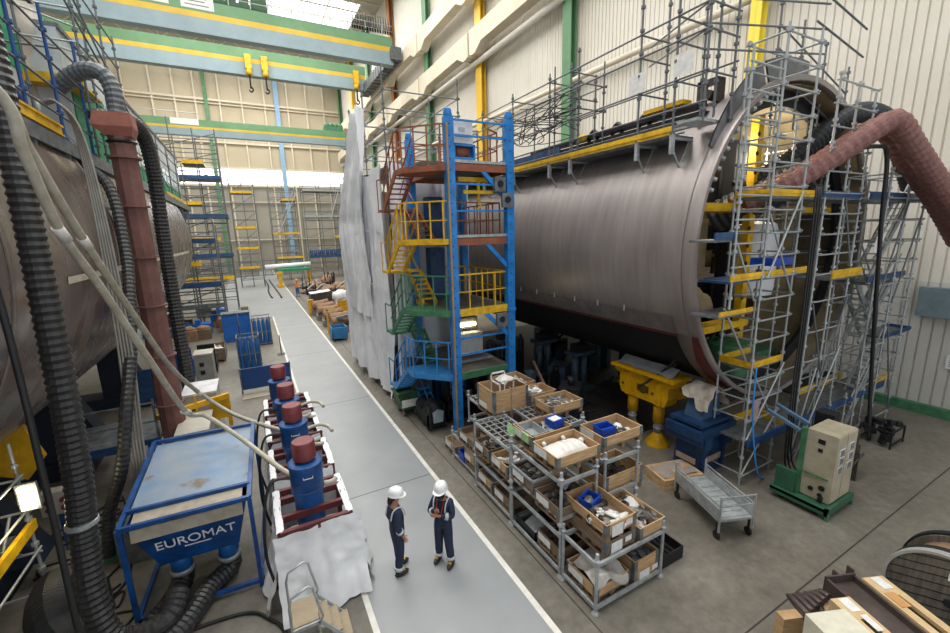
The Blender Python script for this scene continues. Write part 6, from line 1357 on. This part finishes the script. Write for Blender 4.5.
def hand(nodes, edges, w, d, side, pre):
    """palm + five fingers growing from wrist node w along direction d (V), side = thumb direction"""
    W = V(nodes[w][0]); d = V(d).normalized(); s = V(side); s = (s - d*s.dot(d)).normalized(); nrm = d.cross(s)
    nodes[pre+'p'] = (tuple(W+d*.055), (.030,.022)); edges.append((w, pre+'p')); nodes[pre+'q'] = (tuple(W+d*.09), (.030,.018)); edges.append((pre+'p', pre+'q'))
    for i, (off, L) in enumerate(((.030,.070),(.010,.080),(-.011,.074),(-.030,.058))):
        a = W+d*.105+s*off; b = a+d*L*.5+nrm*.01; c = b+d*L*.35+nrm*.03
        for k_, p, r in (('a',a,.0095),('b',b,.009),('c',c,.008)): nodes[pre+str(i)+k_] = (tuple(p), r)
        edges += [(pre+'q', pre+str(i)+'a'), (pre+str(i)+'a', pre+str(i)+'b'), (pre+str(i)+'b', pre+str(i)+'c')]
    a = W+d*.04+s*.036; b = a+s*.022+d*.03; c = b+d*.03+nrm*.01
    for k_, p, r in (('a',a,.012),('b',b,.0105),('c',c,.009)): nodes[pre+'t'+k_] = (tuple(p), r)
    edges += [(pre+'p', pre+'ta'), (pre+'ta', pre+'tb'), (pre+'tb', pre+'tc')]
def person(loc, face, label, J, s=1., beard=False, hair=True, headturn=0.):
    M = Matrix.Translation(loc) @ Matrix.Rotation(math.atan2(face[1], face[0]) - PI/2, 4, 'Z') @ Matrix.Scale(s, 4)
    g = lambda k: J[k]
    N = {'hip':((0,0,.97),.13),'belly':((0,.01,1.1),.12),'chest':((0,.0,1.3),(.15,.11)),'nb':((0,-.01,1.44),.07),'neck':((0,.0,1.5),.052),'h1':((0,.02,1.56),(.062,.07)),'h2':((0,.025,1.64),(.078,.092)),'h3':((0,.02,1.71),(.07,.085))}
    E = [('hip','belly'),('belly','chest'),('chest','nb'),('nb','neck'),('neck','h1'),('h1','h2'),('h2','h3')]
    CN = {k: N[k] for k in ('hip','belly','chest')}; CN['nb'] = ((0,-.01,1.42),.09)
    CN['hip'] = ((0,0,.95),.15); CN['belly'] = ((0,.01,1.1),.14); CN['chest'] = ((0,0,1.3),(.195,.145)); CE = [('hip','belly'),('belly','chest'),('chest','nb')]
    for sd, sx in (('l',-1),('r',1)):
        sh = (sx*.175,-.01,1.4); el, wr = J[sd+'e'], J[sd+'w']; hp = (sx*.09,0,.9); kn, an = J[sd+'k'], J[sd+'a']
        N[sd+'s'] = (sh,.055); N[sd+'e'] = (el,.04); N[sd+'w'] = (wr,.027); E += [('chest',sd+'s'),(sd+'s',sd+'e'),(sd+'e',sd+'w')]
        N[sd+'h'] = (hp,.085); N[sd+'k'] = (kn,.055); N[sd+'a'] = (an,.04); E += [('hip',sd+'h'),(sd+'h',sd+'k'),(sd+'k',sd+'a')]
        tq = (an[0]+sx*.02, an[1]+.12, .04); N[sd+'f'] = (tq,.035); E.append((sd+'a',sd+'f'))
        hand(N, E, sd+'w', V(wr)-V(el), J[sd+'t'], sd+'H')
        w2 = V(el)+(V(wr)-V(el))*.93; a2 = V(kn)+(V(an)-V(kn))*.93
        CN[sd+'s'] = (sh,.084); CN[sd+'m'] = (tuple((V(sh)+V(el))/2),.076); CN[sd+'e'] = (el,.068); CN[sd+'w'] = (tuple(w2),.055); CE += [('chest',sd+'s'),(sd+'s',sd+'m'),(sd+'m',sd+'e'),(sd+'e',sd+'w')]
        CN[sd+'h'] = (hp,.118); CN[sd+'u'] = (tuple((V(hp)+V(kn))/2),.104); CN[sd+'k'] = (kn,.09); CN[sd+'a'] = (tuple(a2),.078); CE += [('hip',sd+'h'),(sd+'h',sd+'u'),(sd+'u',sd+'k'),(sd+'k',sd+'a')]
    body = skinned(N, E, 'person', skinm, None, 'hip', M); tag(body, label, 'person'); BASE[body.name] = Matrix.Identity(4)
    skinned(CN, CE, 'coverall', navy, body, 'hip', M)
    for sd, sx in (('l',-1),('r',1)):
        an = V(J[sd+'a']); kn = V(J[sd+'k']); el = V(J[sd+'e']); wr = V(J[sd+'w']); sh = V((sx*.175,-.01,1.4))
        q = MB().cyl(M@(kn+(an-kn)*.72), M@(kn+(an-kn)*.88), .094*s, .089*s, 16); q.build('reflective_band', refl, body)
        q = MB().cyl(M@(el+(wr-el)*.35), M@(el+(wr-el)*.6), .072*s, .067*s, 14); q.build('reflective_band', refl, body)
        q = MB().tube([M@V((sx*.12,.15,1.26)),M@V((sx*.13,.12,1.4)),M@V((sx*.14,.03,1.478)),M@V((sx*.13,-.09,1.43)),M@V((sx*.12,-.145,1.25))], .015*s, 6, 4); q.build('shoulder_stripe', refl, body)
        q = MB(); bx = M@V((an.x+sx*.012, an.y+.06, .05)); R_ = M.to_quaternion().to_matrix().to_4x4()
        q.ball((0,0,0), .058*s, .15*s, .062*s, 14)
        for v in q.bm.verts:
            if v.co.z < -.04*s: v.co.z = -.04*s
            v.co = (Matrix.Translation(bx) @ R_) @ v.co
        q.cyl(M@V((an.x,an.y,.05)), M@V((an.x,an.y,.17)), .06*s, .065*s, 14); bo = q.build('boot', boot, body)
        MB().box(0,0,0,.06*s,.05*s,.02*s,M=M@Matrix.Translation((an.x+sx*.012,an.y+.1,.105))).build('boot_patch', bootY, bo)
    HT = M @ Matrix.Translation((0,.02,1.6)) @ Matrix.Rotation(headturn, 4, 'Z') @ Matrix.Rotation(-.12,4,'X')
    def hh(q, nm, m): 
        for v in q.bm.verts: v.co = HT @ v.co
        return q.build(nm, m, body)
    hh(MB().ball((0,.105,.01),.014,.024,.022,8), 'nose', skinm)
    for sx in (-1,1): hh(MB().ball((sx*.083,-.005,.015),.012,.022,.032,8), 'ear', skinm); hh(MB().ball((sx*.033,.092,.035),.012,.008,.008,8), 'eye', black)
    hh(MB().ball((0,.094,-.045),.028,.008,.007,8), 'mouth', mat('lip','#94574c',.5))
    if beard: hh(MB().ball((0,.03,-.07),.075,.085,.06,12,.1,2), 'beard', hairm)
    q = MB().ball((0,-.035,.05),.09,.095,.09,14); hh(q, 'hair', hairm)
    if not beard: hh(MB().ball((0,-.1,-.03),.04,.05,.1,10), 'hair_bun', hairm)
    q = MB(); q.lathe([(.135,.075),(.13,.085),(.128,.13),(.11,.19),(.07,.225),(0,.235)], (0,0,0), 26)
    for v in q.bm.verts:
        v.co.y *= 1.15
        if v.co.z < .08 and v.co.y > .05: v.co.y += .05
    q.bb(-.012,.012,-.06,.06,.2,.238).cyl((0,0,.07),(0,0,.08),.12,n=20); hh(q, 'helmet', helm)
    if beard:
        q = MB().tube([M@V((-.07,.06,1.45)),M@V((-.06,.15,1.3)),M@V((0,.165,1.12)),M@V((.06,.15,1.3)),M@V((.07,.06,1.45))], .009*s, 6, 5); q.build('lanyard', mat('lanyard_red','#b3352c',.6), body)
    return body
person((2.70,6.62,0), (-.75,-.66), 'bearded person in navy coverall and white helmet, arms folded at chest, facing the aisle', dict(
    le=(-.25,.06,1.14), lw=(-.02,.2,1.2), lt=(0,0,1), re=(.25,.06,1.14), rw=(.04,.2,1.3), rt=(0,0,1),
    lk=(-.12,.03,.5), la=(-.16,.02,.09), rk=(.1,.02,.5), ra=(.13,-.02,.09)), .97, True, headturn=.0)
person((1.84,6.85,0), (.97,.1), 'person in navy coverall and white helmet, turned sideways with arms lowered, facing the bearded person', dict(
    le=(-.23,-.05,1.14), lw=(-.2,.07,.89), lt=(.3,1,0), re=(.22,-.06,1.13), rw=(.2,.04,.9), rt=(-.3,1,0),
    lk=(-.1,.04,.5), la=(-.12,.06,.09), rk=(.1,0,.5), ra=(.11,-.06,.09)), .98, False, headturn=-.25)
# far worker
b = person((4.15,48.6,0), (-.4,-1), 'distant worker in orange top and blue trousers standing at the far end of the aisle', dict(
    le=(-.24,0,1.14), lw=(-.22,.1,.9), lt=(.3,1,0), re=(.24,0,1.13), rw=(.2,.12,.92), rt=(-.3,1,0), lk=(-.1,.04,.5), la=(-.12,.0,.09), rk=(.1,0,.5), ra=(.11,0,.09)), 1.05, False)
for ch in b.children:
    if ch.name.startswith('coverall'):
        ch.data.materials.clear(); ch.data.materials.append(mat('work_orange','#d9824a',.7)); ch.data.materials.append(mat('work_blue','#27507e',.7))
        for p_ in ch.data.polygons:
            if p_.center.z < 1.0: p_.material_index = 1
    if ch.name.startswith('helmet'): ch.data.materials.clear(); ch.data.materials.append(yel)
